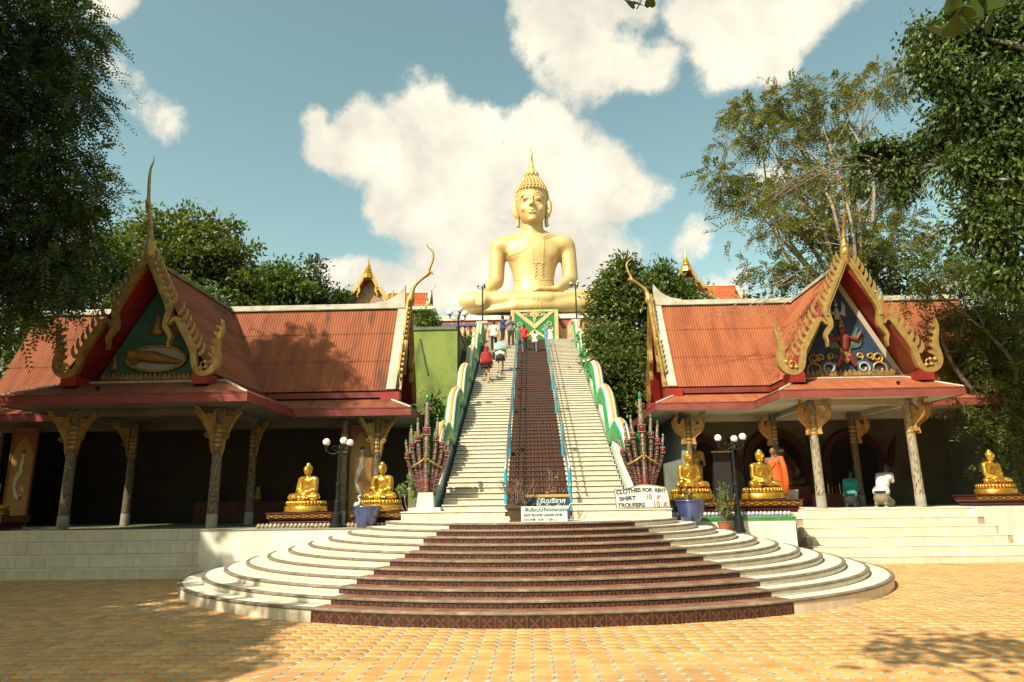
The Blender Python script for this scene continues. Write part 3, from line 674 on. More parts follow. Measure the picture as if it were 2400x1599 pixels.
BR_A = [(0,0),(.07,.22),(.10,.45),(.22,.72),(.36,.98),(.50,1.16),(.66,1.30),(.60,1.36),(.70,1.46),(.52,1.44),(.42,1.30),(.30,1.18),(.24,1.26),(.14,1.22),(.08,1.36),(0,1.42)]
BR_B = [(0,0),(.16,.0),(.13,.10),(.12,.24),(.22,.34),(.36,.44),(.48,.60),(.52,.80),(.46,.98),(.36,1.04),(.40,1.14),(.52,1.16),(.62,1.26),(.48,1.24),(.34,1.22),(.27,1.10),(.30,.96),(.34,.84),(.28,.74),(.2,.76),(.17,.86),(.1,.94),(0,.98)]
def bracket(par, x, y, z, poly, dirx, diry, m, sc=1.0):
    hh = Vector((dirx, diry, 0)).normalized(); nn = Vector((-hh.y, hh.x, 0)); O = Vector((x,y,z))+hh*.12
    sc *= .84; O.z += .16*1.4
    b_ = MB(); b_.prism([(p*sc,q*sc) for p,q in poly], lambda a_, q, d: O+hh*a_+Vector((0,0,1))*q+nn*d, -.035, .035); bo = b_.build('bracket', m, par)
    s_ = MB(); s_.tube([O+hh*(.2+.09*math.cos(t)*(1-t/9))*sc+Vector((0,0,(.55+.09*math.sin(t)*(1-t/9))*sc))+nn*(-.045) for t in np.linspace(0,7,14)], .018, 5)
    s_.tube([O+hh*a_*sc+Vector((0,0,q*sc))+nn*(-.04) for a_, q in poly[:9]], .02, 5); s_.build('carving', m, bo, smooth=True)
def ridge_cap(par, p0, p1, w=.16, h=.13, m=MT['ridge']):
    b_ = MB(); b_.beam(Vector(p0), Vector(p1), w, h); return b_.build('ridge_cap', m, par)
def pavilion(c):
    s = c['s']                                     # +1: the wing's near end points to +x
    cx, hw, Yf, Yw, zf, zr, Yr = c['cx'], c['hw'], c['Yf'], c['Yw'], c['zf'], c['zr'], c['Yr']
    xe, xo, z0, rm, rm2 = c['xe'], c['xo'], c['z0'], c['roof'], c['skirt']
    P = empty('pavilion', (cx, Yf+1, 0), c['label'], 'pavilion', 'pavilions beside the staircase')
    zt = zf+.21; SK = 1.0; SR = .46                # fascia top, skirt depth and rise
    yrb = 2*Yr-Yw                                  # rear eave
    lo_x, hi_x = min(xe, xo), max(xe, xo)
    # skirt roofs (hipped ends cut by vlim)
    hip = lambda W, a_, b_: (lambda u: min(1.0, (u/SK if a_ else 9), ((W-u)/SK if b_ else 9)))
    corr_patch('skirt_sheet', (cx-hw, Yf, zt), (1,0,0), (0,SK,SR), 2*hw, rm2, P, hip(2*hw, 1, 1))
    Ls = Yw-Yf
    corr_patch('skirt_sheet', (cx-hw, Yw+SK, zt), (0,-1,0), (SK,0,SR), Ls+SK, rm2, P, hip(Ls+SK, 0, 1))
    corr_patch('skirt_sheet', (cx+hw, Yf, zt), (0,1,0), (-SK,0,SR), Ls+SK, rm2, P, hip(Ls+SK, 1, 0))
    for xa, xb, ea, eb in ((cx+hw-SK, hi_x, 0, 1), (lo_x, cx-hw+SK, 1, 0)):
        corr_patch('skirt_sheet', (xa, Yw, zt), (1,0,0), (0,SK,SR), xb-xa, rm2, P, hip(xb-xa, ea, eb))
        corr_patch('skirt_sheet', (xb, yrb, zt), (-1,0,0), (0,-SK,SR), xb-xa, rm2, P, hip(xb-xa, eb, ea))
    for x, sg in ((hi_x, -1), (lo_x, 1)):
        corr_patch('skirt_sheet', (x, Yw if sg < 0 else yrb, zt), (0,1 if sg < 0 else -1,0), (sg*SK,0,SR), yrb-Yw, rm2, P, hip(yrb-Yw, 1, 1))
    # fascia boards
    for p0, p1 in (((cx-hw-.02,Yf),(cx+hw+.02,Yf)), ((cx+hw,Yf+.03),(cx+hw,Yw)), ((cx-hw,Yf+.03),(cx-hw,Yw)), ((cx+hw,Yw),(hi_x+.02,Yw)), ((lo_x-.02,Yw),(cx-hw,Yw)), ((hi_x,Yw+.03),(hi_x,yrb)), ((lo_x,Yw+.03),(lo_x,yrb)), ((lo_x,yrb),(hi_x,yrb))):
        b_ = MB(); b_.beam((*p0, zf+.10), (*p1, zf+.10), .045, .20); f = b_.build('fascia', c['fascia'], P)
        b_ = MB(); b_.beam((*p0, zf+.208), (*p1, zf+.208), .07, .015); b_.build('drip_board', c['fascia'], f)
    # white hip caps and the flashing under the main roof
    for p0, p1 in (((cx+hw,Yf,zt),(cx+hw-SK,Yf+SK,zt+SR)), ((cx-hw,Yf,zt),(cx-hw+SK,Yf+SK,zt+SR)), ((hi_x,Yw,zt),(hi_x-SK,Yw+SK,zt+SR)), ((lo_x,Yw,zt),(lo_x+SK,Yw+SK,zt+SR)), ((cx-hw+SK,Yf+SK,zt+SR),(cx+hw-SK,Yf+SK,zt+SR)), ((cx+hw-SK,Yw+SK,zt+SR),(hi_x-SK,Yw+SK,zt+SR)), ((lo_x+SK,Yw+SK,zt+SR),(cx-hw+SK,Yw+SK,zt+SR))):
        b_ = MB(); b_.tube([Vector(p0)+Vector((0,0,.02)), Vector(p1)+Vector((0,0,.02))], .038, 6); b_.build('hip_cap', c['cap'], P)
    # wall strip between skirt and main roof
    b_ = MB(); b_.span(cx-hw+SK+.03, cx+hw-SK-.03, Yf+SK+.05, Yr, zt+SR-.05, zt+SR+.10); b_.span(lo_x+SK+.05, hi_x-SK-.05, Yw+SK+.05, yrb-SK-.05, zt+SR-.05, zt+SR+.2); b_.build('wall_plate', c['fascia'], P)
    # main roof
    zb = zt+SR+.16; yb = Yw+.72; run = Yr-yb; rise = zr-zb
    xi = c['xg']                                    # near gable plane
    xa, xb = (min(xi, c['xgo']), max(xi, c['xgo']))
    corr_patch('roof_sheet', (xa, yb, zb), (1,0,0), (0,run,rise), xb-xa, rm, P, tiers=3)
    corr_patch('roof_sheet', (xb, 2*Yr-yb, zb), (-1,0,0), (0,-run,rise), xb-xa, rm, P, tiers=3)
    b_ = MB(); b_.span(xa, xb, yb+.02, yb+.06, zb-.20, zb-.03); b_.build('eave_board', MT['fascia'], P)
    # porch roof
    pw = c['pw']; yg = c['yg']; cross = Yr+.2
    pr = zr-.02-zb; L_ = cross-yg
    corr_patch('roof_sheet', (cx-pw, cross, zb), (0,-1,0), (pw,0,pr), L_, rm, P, tiers=3)
    corr_patch('roof_sheet', (cx+pw, yg, zb), (0,1,0), (-pw,0,pr), L_, rm, P, tiers=3)
    for sg in (-1, 1):
        b_ = MB(); b_.span(cx+sg*(pw-.06), cx+sg*(pw-.02), yg+.1, Yw+SK, zb-.18, zb-.03); b_.build('eave_board', MT['fascia'], P)
    # ridge caps with the upswept end
    e_in = xi
    path = [(c['xgo'], 0), (xi-s*1.5, 0), (xi-s*1.0, .03), (xi-s*.55, .14), (xi-s*.25, .34), (xi-s*.02, .62)]
    b_ = MB(); pts = spline([(x, Yr, zr+.06+q) for x, q in path], 5)
    rings = [[Vector((p.x, Yr-.09, zr-.06)), Vector((p.x, Yr+.09, zr-.06)), Vector((p.x, Yr+.07, p.z+.08)), Vector((p.x, Yr-.07, p.z+.08))] for p in pts]
    b_.loft(rings); b_.build('ridge_cap', MT['ridge'], P)
    b_ = MB(); b_.beam((c['xgo'], Yr-.10, zr-.05), (xi, Yr-.10, zr-.05), .02, .03); b_.build('ridge_line', MT['moss'], P)
    ridge_cap(P, (cx, yg+.05, zr+.04), (cx, Yr, zr+.04), .14, .10, c['cap2'])
    # near-end verge (pale cement strip) and gables
    for yy, sg in ((yb, 1), (2*Yr-yb, -1)):
        b_ = MB(); b_.beam((xi-s*.10, yy, zb+.03), (xi-s*.10, Yr, zr+.05), .28, .07); b_.build('verge', MT['ridge'], P)
    Hh = rise; scg = Hh/2.78
    gable(P, (xi+s*.10, Yr, zb-.02), (0, s, 0), (s,0,0), Hh, scg*1.0, MT['golddull'], MT['red'], chofa_scale=c['cho2'], hs=run/(1.66*scg), foot=False, chd=2.1)
    fn = gable(P, (cx, yg-.02, zb-.02), (1,0,0), (0,-1,0), pr, pr/2.78, c['gold'], c['tymp'], chofa_scale=c['cho'], red=MT['red'])
    sc = pr/2.78; fn0 = fn; fn = lambda p, q, d: fn0(p, q, d-.35)
    # frieze under the tympanum
    b_ = MB(); b_.prism([(-1.34,-.22),(1.34,-.22),(1.34,.0),(-1.34,.0)], fn, -.52, -.44); fz = b_.build('frieze', c['friezem'], P)
    for i in range(22):
        x = -1.28+2.56*(i+.5)/22; k = .16
        b_ = MB(); b_.prism([(x-.05,.0),(x+.05,.0),(x+.055,.06),(x,k),(x-.055,.06)], fn, -.50, -.43); b_.build('lotus_petal', MT['golddull'], fz)
    for i in range(9):
        x = -1.2+2.4*i/8
        b_ = MB(); b_.prism([(x-.12,-.11),(x,-.19),(x+.12,-.11),(x,-.03)], fn, -.44, -.425); b_.build('diamond', MT['golddull'], fz)
    # columns, beams, ceiling
    zc = zf-.0
    for (x, y) in c['cols']:
        column(P, x, y, z0, zf-.02, c['colm'])
    for (x, y) in c['cols2']: column(P, x, y, z0, zf-.06, COLM, .115)
    for (x, y, dx, dy, zz, sc_) in c['brackets']: bracket(P, x, y, zz, c['brp'], dx, dy, c['brm'], sc_)
    b_ = MB(); b_.span(cx-hw+.03, cx+hw-.03, Yf+.03, Yw+.5, zf+.02, zf+.06); b_.span(lo_x+.03, hi_x-.03, Yw+.03, yrb-.03, zf+.015, zf+.055); b_.build('ceiling', c['ceil'], P)
    cyf = c['cols'][0][1]
    for y, z_, xa2, xb2 in ((cyf, zf-.16, cx-c['cw']-.1, cx+c['cw']+.1), (cyf+3.1, zf-.2, lo_x+.8, hi_x-.8)):
        b_ = MB(); b_.span(xa2, xb2, y-.07, y+.07, z_, zf+.014); b_.build('beam', c['ceil'], P)
    for sg in (-1, 1):
        b_ = MB(); b_.span(cx+sg*c['cw']-.06, cx+sg*c['cw']+.06, cyf+.08, cyf+3.0, zf-.15, zf+.012); b_.build('beam', c['ceil'], P)
    # floor, back and side walls
    b_ = MB(); b_.span(lo_x+.9, hi_x-.7, c['yfl'], yrb-.5, -.03, z0-.004); b_.build('floor', c['floorm'], P)
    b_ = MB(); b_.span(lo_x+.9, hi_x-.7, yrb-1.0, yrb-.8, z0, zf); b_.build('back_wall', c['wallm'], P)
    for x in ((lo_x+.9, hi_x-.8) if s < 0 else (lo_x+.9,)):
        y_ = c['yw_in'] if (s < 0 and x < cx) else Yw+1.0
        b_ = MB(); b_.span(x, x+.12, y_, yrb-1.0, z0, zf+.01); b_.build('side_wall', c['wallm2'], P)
    # front steps
    x0, x1, n, y0, dy, dz = c['steps']
    tile = rtile(.345, dz-.03, .008).mesh('step_tile'); tile.materials.append(MT['whitetile'])
    for i in range(n):
        b_ = MB(); b_.span(x0-(n-i)*c['sx'], x1+(n-i)*c['sxr'], y0+i*dy, y0+n*dy+.3, -.03 if i == 0 else i*dz-.05, (i+1)*dz-.03); so = b_.build('front_step', MT['grout'], P)
        b_ = MB(); b_.span(x0-(n-i)*c['sx']-.0, x1+(n-i)*c['sxr'], y0+i*dy-.02, y0+(i+1)*dy+.05, (i+1)*dz-.029, (i+1)*dz-.002); b_.build('tread', MT['white'], so)
        xs0, xs1 = x0-(n-i)*c['sx'], x1+(n-i)*c['sxr']; k = int((xs1-xs0)/.35)
        for j in range(k): link_mesh('riser_tile', tile, None, so, Vector((xs0+.175+.35*j+(xs1-xs0-k*.35)/2, y0+i*dy, (i+.5)*dz-.012))-wloc(so))
    return P, fn, sc
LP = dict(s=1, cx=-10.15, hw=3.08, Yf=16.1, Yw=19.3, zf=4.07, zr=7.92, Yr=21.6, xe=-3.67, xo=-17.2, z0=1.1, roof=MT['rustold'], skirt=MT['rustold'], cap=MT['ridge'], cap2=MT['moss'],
          fascia=MT['fascia'], xg=-4.3, xgo=-16.6, pw=1.85, yg=16.62, cho=1.0, cho2=.80, gold=MT['golddull'], tymp=mat('tympanum_green', (.035,.12,.075), .6, c2=(.025,.08,.05), ns=4),
          friezem=mat('frieze_brown', (.10,.055,.02), .6), colm=COLM, cols=[(-11.95,17.25),(-8.2,17.25)], cols2=[(-8.4,20.0),(-12.0,20.0),(-5.72,20.0),(-4.72,19.9)],
          brackets=[(-11.95,17.25,-1,-.3,2.62,1.0),(-11.95,17.25,1,-.15,2.7,.9),(-8.2,17.25,1,-.3,2.62,1.0),(-8.2,17.25,-1,-.9,2.7,.95),(-8.4,20,1,-.6,2.8,.85),(-12,20,-1,-.4,2.8,.85),(-4.72,19.9,1,-.5,2.72,.92),(-4.72,19.9,-1,-.8,2.75,.9)],
          brp=BR_A, brm=mat('shaded_gilding', (.30,.18,.05), .55, .25, c2=(.18,.10,.025), ns=6, bump=.35, bs=45), ceil=mat('dingy_ceiling', (.14,.13,.10), .8, c2=(.09,.08,.06), ns=1), cw=1.9, yfl=17.1, floorm=MT['moss'], wallm=MT['darkwall'], wallm2=MT['darkwall'], yw_in=20.3,  # gilding and dirty ceiling both coloured darker to carry the eave shade
          steps=(-17, -7.74, 4, 16.1, .3, .274), sx=0.0, sxr=0.0, label='left open pavilion with stained corrugated roof and a dark green gable, in deep shade')
RP = dict(s=-1, cx=9.2, hw=2.52, Yf=19.0, Yw=21.25, zf=4.33, zr=8.46, Yr=23.8, xe=3.66, xo=15.6, z0=1.33, roof=MT['rust'], skirt=MT['rust'], cap=MT['ridge'], cap2=MT['ridge'],
          fascia=mat('fascia_faded', (.26,.065,.05), .5, c2=(.20,.045,.035), ns=1.5), xg=4.25, xgo=15.0, pw=1.72, yg=19.5, cho=.86, cho2=.62, gold=mat('weathered_gold', (.46,.31,.10), .45, .4, c2=(.36,.22,.06), ns=5, bump=.2, bs=30), tymp=mat('tympanum_navy', (.02,.03,.055), .5, c2=(.03,.06,.12), ns=3),
          friezem=mat('frieze_dark', (.05,.03,.012), .6), colm=COLMW, cols=[(7.78,19.75),(10.5,19.75)], cols2=[(4.75,22.0),(7.55,22.3),(10.2,22.6)],
          brackets=[(7.78,19.75,-1,-.5,3.14,1.0),(7.78,19.75,1,-.6,3.16,.95),(10.5,19.75,1,-.5,3.14,1.0),(10.5,19.75,.6,-1,3.2,.9),(4.75,22.0,-1,-.4,3.1,1.0),(4.75,22,1,-.5,3.1,.95),(7.55,22.3,-1,-.4,3.05,.95),(10.2,22.6,1,-.4,3.1,.9)],
          brp=BR_B, brm=mat('bracket_orange_gold', (.50,.26,.07), .5, .2, c2=(.36,.16,.04), ns=8, bump=.4, bs=40), ceil=mat('cream_ceiling', (.52,.46,.34), .8, c2=(.40,.34,.23), ns=1), cw=1.36, yfl=19.2, floorm=MT['wallwhite'],
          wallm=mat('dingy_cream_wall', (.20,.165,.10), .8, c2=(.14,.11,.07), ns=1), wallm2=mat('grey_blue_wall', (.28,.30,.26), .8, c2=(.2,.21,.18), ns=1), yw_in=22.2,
          steps=(6.72, 11.35, 6, 17.7, .3, .2215), sx=.0, sxr=.13, label='right open pavilion with terracotta corrugated roof and a gold-edged gable')
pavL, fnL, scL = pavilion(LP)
pavR, fnR, scR = pavilion(RP)
# gable relief on the left: a reclining figure in an oval frame
REL = mat('bronze_relief', (.30,.17,.045), .5, .3, c2=(.20,.11,.03), ns=8, bump=.4, bs=60)
ov = MB(); ov.prism([(.03+.72*math.cos(t), .52+.30*math.sin(t)) for t in np.linspace(0, 2*PI, 33)[:-1]], fnL, -.49, -.46); ovo = ov.build('oval_panel', mat('oval_pale', (.34,.33,.29), .7), pavL)
r_ = MB(); P_ = [fnL(.03+.74*math.cos(t), .52+.315*math.sin(t), -.45) for t in np.linspace(0, 2*PI, 41)]; r_.tube(P_, .04, 6); r_.build('oval_rim', MT['golddull'], ovo, smooth=True)
f_ = MB()
for a_, b2 in (((-.50,.60,.13),(-.30,.56,.12)), ((-.30,.58,.15),(.0,.55,.15)), ((.0,.54,.15),(.35,.47,.10)), ((.35,.47,.10),(.62,.42,.06)), ((-.55,.40,.06),(-.42,.46,.06))):
    f_.cap(fnL(a_[0],a_[1],-.44), fnL(b2[0],b2[1],-.44), a_[2]*scL, b2[2]*scL, 8)
f_.ell(fnL(-.58,.62,-.42), .14*scL, 10, 7); blob(f_, 'reclining_figure', REL, .025, ovo, 3)
for p, q, h_ in ((-.02,1.36,.5),(.50,1.36,.4),(-1.0,.42,.34),(1.02,.4,.34)):
    f_ = MB(); f_.cap(fnL(p,q-h_*.3,-.47), fnL(p,q+h_*.1,-.47), h_*.26*scL, h_*.2*scL, 8); f_.ell(fnL(p,q+h_*.42,-.47), h_*.17*scL, 8, 6); f_.cap(fnL(p-h_*.2,q-h_*.36,-.46), fnL(p+h_*.2,q-h_*.36,-.46), h_*.15*scL, h_*.15*scL, 8)
    blob(f_, 'kneeling_relief', REL, .025, pavL, 3)
# gable relief on the right: winged bird-man carrying a pale many-armed deity, scrolls below
RR = mat('relief_red', (.20,.03,.02), .5); RG = mat('relief_teal', (.06,.13,.10), .5, c2=(.10,.16,.13), ns=12); RW = mat('relief_white', (.36,.34,.30), .6); RB = mat('relief_blue', (.03,.08,.15), .5)  # colours toned down to hold the shade of the recessed gable
f_ = MB(); f_.cap(fnR(0,.95,-.44), fnR(0,.72,-.44), .15*scR, .11*scR); f_.ell(fnR(-.02,1.16,-.42), .10*scR, 8, 6)
for s_ in (-1, 1): f_.cap(fnR(s_*.12,.98,-.44), fnR(s_*.32,.92,-.42), .06*scR, .05*scR); f_.cap(fnR(s_*.32,.92,-.42), fnR(s_*.46,1.12,-.42), .05*scR, .035*scR); f_.cap(fnR(s_*.1,.5,-.44), fnR(s_*.22,.25,-.44), .09*scR, .05*scR)
blob(f_, 'birdman_relief', RR, .022, pavR, 3)
for s_ in (-1, 1):
    for i in range(7):
        b_ = MB(); a0 = .15+.16*i; L_ = .30+.05*i
        b_.prism([(s_*(.14+q*math.cos(a0)*L_+w*math.sin(a0)), .72+q*math.sin(a0)*L_-w*math.cos(a0)) for q, w in ((0,-.03),(.6,-.045),(1,0),(.6,.03),(0,.03))], fnR, -.50, -.46+.004*i); b_.build('wing_feather', RG, pavR)
b_ = MB(); b_.prism([(-.14,.72),(.14,.72),(.10,.42),(0,.30),(-.10,.42)], fnR, -.5, -.40); b_.build('loin_cloth', MT['golddull'], pavR)
b_ = MB(); b_.lathe([(.11,0),(.09,.05),(.07,.1),(.06,.2),(.03,.3),(.005,.42)], 10, fnR(-.02,1.24,-.43)); b_.build('crown', MT['golddull'], pavR)
f_ = MB(); f_.cap(fnR(-.1,1.52,-.44), fnR(-.1,1.72,-.44), .075*scR, .06*scR); f_.ell(fnR(-.1,1.86,-.43), .06*scR, 8, 6); f_.cap(fnR(-.1,1.9,-.43), fnR(-.1,2.06,-.43), .035*scR, .008*scR)
for s_ in (-1, 1):
    for k in (0, 1): f_.cap(fnR(-.1,1.68,-.44), fnR(-.1+s_*(.2-.06*k),1.56+.06*k,-.43), .03*scR, .028*scR); f_.cap(fnR(-.1+s_*(.2-.06*k),1.56+.06*k,-.43), fnR(-.1+s_*(.22-.05*k),1.84+.08*k,-.43), .028*scR, .02*scR)
blob(f_, 'pale_deity_relief', RW, .016, pavR, 2)
for s_ in (-1, 1):
    for (cx_, cy_, r0, mm) in ((.42,.20,.22,RB),(.42,.20,.15,RW),(.80,.16,.20,MT['golddull']),(.80,.45,.12,MT['golddull']),(.62,.48,.09,MT['golddull']),(.36,.5,.08,MT['golddull'])):
        b_ = MB(); b_.tube([fnR(s_*(cx_+r0*math.cos(t)*(1-t/10)), cy_+r0*math.sin(t)*(1-t/10), -.46) for t in np.linspace(-1.2, 6.5, 22)], .032*scR, 6); b_.build('scroll_relief', mm, pavR, smooth=True)
b_ = MB(); [b_.prism([(s_*1.38,-.02),(s_*1.24,-.02),(0,2.36),(0,2.62)], fnR, -.50, -.44) for s_ in (-1,1)]; b_.build('tympanum_border', mat('cream_border', (.42,.36,.26), .7), pavR)
# small flood lights on the eaves
for P_, x, y, z in ((pavL, -10.9, 16.35, 4.5), (pavR, 10.1, 19.3, 4.75)):
    b_ = MB(); b_.tube([(x,y,z-.22),(x,y,z-.04)], .012, 6); b_.ell((x,y-.03,z), (.055,.07,.05), 8, 6); b_.build('floodlight', MT['black'], P_)
# dry litter collected in the valley of the right roof
n = 900; V = []; Q = []
for i in range(n):
    t = rng.beta(1.2, 2.2); p = Vector((6.72-.2*t+rng.normal(0,.16*(1-.7*t)), 21.75+1.9*t*.9+rng.normal(0,.06), 4.62+.55*t*.3+3.3*max(0,t-.18)*.9)); p.z = 4.72+max(0,(p.y-22.1))*1.93+abs(rng.normal(0,.03)); 
    a_ = Vector(rng.normal(0,1,3)).normalized()*rng.uniform(.03,.07); b2 = Vector(rng.normal(0,1,3)).normalized()*.02
    k = len(V); V += [p-a_, p+b2, p+a_, p-b2]; Q.append((k,k+1,k+2,k+3))
np_mesh('dry_leaf_litter', V, Q, mat('dry_leaves', (.20,.13,.06), .9, isl=.4), None, kind='stuff')['label'] = 'dry leaves and twigs gathered in the right roof valley'
bpy.data.objects['dry_leaf_litter']['category'] = 'leaf litter'
# ------------------------------------------------------------------ upper terrace and the great seated statue
from mathutils.bvhtree import BVHTree
def bvh_of(o):
    me = o.data; off = WL[o.name]
    return BVHTree.FromPolygons([tuple(v.co+off) for v in me.vertices], [tuple(p.vertices) for p in me.polygons])
def cast(bv, x, z, y0, d=(0,1,0), lift=.02):
    hit = bv.ray_cast(Vector((x, y0, z)), Vector(d))
    return (hit[0]-Vector(d)*lift) if hit[0] else None
def cast_line(bv, pts, y0, lift=.02, n=8):
    out = [cast(bv, p.x, p.z, y0, lift=lift) for p in spline([(x, 0, z) for x, z in pts], n)]
    return [p for p in out if p is not None]
ut = MB(); ut.span(-34, 34, 37.2, 62, 9.2, 10.28); ut.build('upper_terrace', MT['concrete'], kind='structure')
rw = empty('retaining_wall', (-7, 37.1, 0), 'stained grey retaining wall below the blue railed balustrade at the stair top', 'wall')
m = MB(); m.span(-13, -3.1, 37.0, 37.3, 4, 10.5); m.build('wall_face', MT['concrete'], rw)
bl = empty('balustrade', (-6, 37.15, 10.5), 'blue topped balustrade with dark turned balusters left of the stair top', 'balustrade')
m = MB(); m.span(-9.5, -3.05, 37.03, 37.27, 11.24, 11.36); m.build('rail', MT['bluerail'], bl)
m = MB(); m.lathe([(.07,0),(.07,.06),(.035,.1),(.075,.28),(.085,.36),(.04,.55),(.035,.64),(.07,.68),(.07,.74)], 10); bm_ = m.mesh('baluster', True); bm_.materials.append(mat('dark_baluster', (.05,.03,.045), .5))
for i in range(20): link_mesh('baluster', bm_, None, bl, Vector((-9.3+.32*i, 37.15, 10.5))-wloc(bl))
for sx, xx in ((-1, -2.9), (1, 2.46)):
    side = 'left' if sx < 0 else 'right'
    p = empty('stair_pillar', (xx, 37.5, 10.2), f'cream pillar with a flared capital at the {side} of the stair top', 'pillar', 'stair-top pillars')
    m = MB(); m.loft([[(xx+a*w, 37.5+b*w, z) for a, b in ((-1,-1),(1,-1),(1,1),(-1,1))] for w, z in ((.20,10.2),(.20,10.9),(.26,11.1),(.26,11.35),(.32,11.42),(.32,11.56),(.2,11.58))]); m.build('shaft', MT['cream'], p)
    m = MB(); m.ell((xx, 37.2, 11.0), (.16,.1,.3), 8, 6); m.tube([(xx,37.2,10.6),(xx+.03*sx,37.12,10.9),(xx,37.15,11.3),(xx+.05*sx,37.2,11.55)], [.1,.09,.06,.02], 8); m.build('naga_tail', MT['peach'], p, smooth=True)
ar = empty('arcade_wall', (0, 44.5, 10.3), 'pink and orange wall of pointed niches under a red band below the seated statue', 'wall')
m = MB(); m.span(-6.6, 6.9, 44.5, 46.5, 10.28, 13.55); m.build('red_band', mat('brick_red', (.33,.07,.045), .7), ar)
m = MB(); m.span(-6.6, 6.9, 44.4, 46.6, 13.551, 13.86); m.build('white_coping', MT['wallwhite'], ar)
for i in range(17):
    x = -6.2+.79*i
    if -1.3 < x < 1.5: continue
    m = MB(); m.prism([(x-.40,10.3),(x+.40,10.3),(x+.40,12.75),(x+.22,12.9),(x,13.4),(x-.22,12.9),(x-.40,12.75)], lambda a, b, d: (a, d, b), 44.36, 44.499); ao = m.build('niche_gable', MT['orangewall'], ar)
    m = MB(); m.prism([(x-.26,11.0),(x+.26,11.0),(x+.26,12.2)]+arc2(x, 12.2, .26, 0, PI, 8)+[(x-.26,12.2)], lambda a, b, d: (a, d, b), 44.30, 44.359); m.build('niche', MT['pink'], ao)
pd = empty('statue_pedestal', (.12, 43.6, 10.3), 'tall pedestal panel in green and peach with a gilded chevron under the seated statue', 'pedestal')
X0, X1, ZA, ZB, YP = -1.44, 1.68, 10.28, 13.95, 43.6
m = MB(); m.span(X0+.04, X1-.04, YP, 46, ZA, ZB); m.build('green_panel', MT['green'], pd)
for (x0, x1, z0, z1) in ((X0, X0+.24, ZA, ZB), (X1-.24, X1, ZA, ZB), (X0+.245, X1-.245, ZB-.14, ZB), (X0+.245, X1-.245, ZA, ZA+.2)):
    m = MB(); m.span(x0, x1, YP-.06, YP-.002, z0, z1); m.build('frame', MT['peach'], pd)
xc = (X0+X1)/2
for s_ in (-1, 1):
    m = MB(); m.prism([(xc+s_*1.32,13.8),(xc+s_*1.0,13.8),(xc,12.98),(xc,12.62)], lambda a, b, d: (a, d, b), YP-.05, YP-.003); m.build('chevron', MT['peach'], pd)
    m = MB(); m.prism([(xc,12.6),(xc+s_*.18,12.52),(xc+s_*1.3,11.6),(xc+s_*1.3,11.4),(xc+s_*.5,12.1),(xc+s_*.30,12.25),(xc,12.32)], lambda a, b, d: (a, d, b), YP-.045, YP-.004); m.build('arch_band', MT['peach'], pd)
    for (a, b, r) in ((.35,13.6,.16),(.62,13.62,.1),(.95,12.95,.17),(.72,12.72,.12),(1.1,12.6,.12),(.95,12.35,.1),(.55,12.55,.08)):
        m = MB(); m.tube([(xc+s_*(a+r*math.cos(t)*(1-t/9)), YP-.03, b+r*math.sin(t)*(1-t/9)) for t in np.linspace(-1,6,16)], .035, 5); m.build('scroll', MT['peach'], pd, smooth=True)
m = MB(); [m.ell((xc+.22*math.cos(t), YP-.03, 13.62+.13*math.sin(t)), (.1,.04,.09), 8, 5) for t in np.linspace(0, 2*PI, 8)[:-1]]; m.ell((xc,YP-.05,13.6),(.12,.05,.1),8,5); m.prism([(xc-.12,13.5),(xc+.12,13.5),(xc,13.0)], lambda a, b, d: (a, d, b), YP-.04, YP-.003); m.build('flower', MT['peach'], pd, smooth=False)
m = MB(); m.prism([(xc+.42*math.cos(t), 11.5+.62*math.sin(t)) for t in np.linspace(0, 2*PI, 24)[:-1]], lambda a, b, d: (a, d, b), YP-.03, YP-.002); m.build('medallion', mat('olive_gold', (.24,.24,.05), .4, c2=(.36,.28,.07), ns=5), pd)

BX = .13
bd = empty('great_seated_statue', (BX, 46, 13.95), 'colossal golden seated Buddha statue above the staircase', 'statue')
m = MB()
m.loft([[(BX+.03+w*math.cos(t), 46.9+dy+q*math.sin(t), z) for t in np.linspace(0, 2*PI, 29)[:-1]] for z, w, q, dy in ((14.4,1.7,1.2,-.35),(15.4,1.75,1.25,-.3),(16.2,1.52,1.08,-.15),(17.0,1.45,1.0,-.05),(17.8,1.58,1.03,0),(18.5,1.84,1.1,.02),(19.1,2.06,1.15,.04),(19.7,2.12,1.08,.06),(20.1,1.8,.95,.08),(20.45,1.2,.85,.08),(20.6,.8,.75,.08))])
m.cap((-2.1,47,19.72),(2.38,47,19.68),.82,.82,16); m.cap((BX,47.0,19.9),(BX,46.9,21.5),.9,.80,16)
m.cap((-1.5,47,20.15),(BX,47,20.55),.45,.7,12); m.cap((1.78,47,20.12),(BX,47,20.55),.45,.7,12)
for s_ in (-1, 1): m.ell((BX+s_*.85,46.3,19.05),(1.05,.38,.85),16,10)
m.ell((-2.3,47,19.62),(.70,.74,.82),14,10); m.cap((-2.42,47,19.5),(-2.52,46.75,17.05),.62,.56,14)
m.cap((-2.5,46.7,16.95),(-3.1,45.2,15.85),.53,.36,14); m.cap((-3.15,45.1,15.8),(-3.48,44.42,15.3),.32,.26,12)
for i in range(4):
    x = -3.80+.205*i; m.cap((x+.12,44.42,15.38),(x+.02,44.02,14.95),.125,.115,8); m.cap((x+.02,44.02,14.95),(x-.02,43.98,14.45-.05*(1 if i in (1,2) else -1)),.105,.085,8)
m.cap((-3.15,44.6,15.5),(-2.92,44.25,15.1),.14,.12,8); m.cap((-2.92,44.25,15.1),(-2.98,44.15,14.72),.12,.09,8)
m.ell((2.56,47,19.58),(.70,.74,.82),14,10); m.cap((2.66,47,19.45),(2.80,46.75,17.05),.62,.56,14); m.cap((2.78,46.7,16.95),(1.75,45.15,15.9),.52,.33,14)
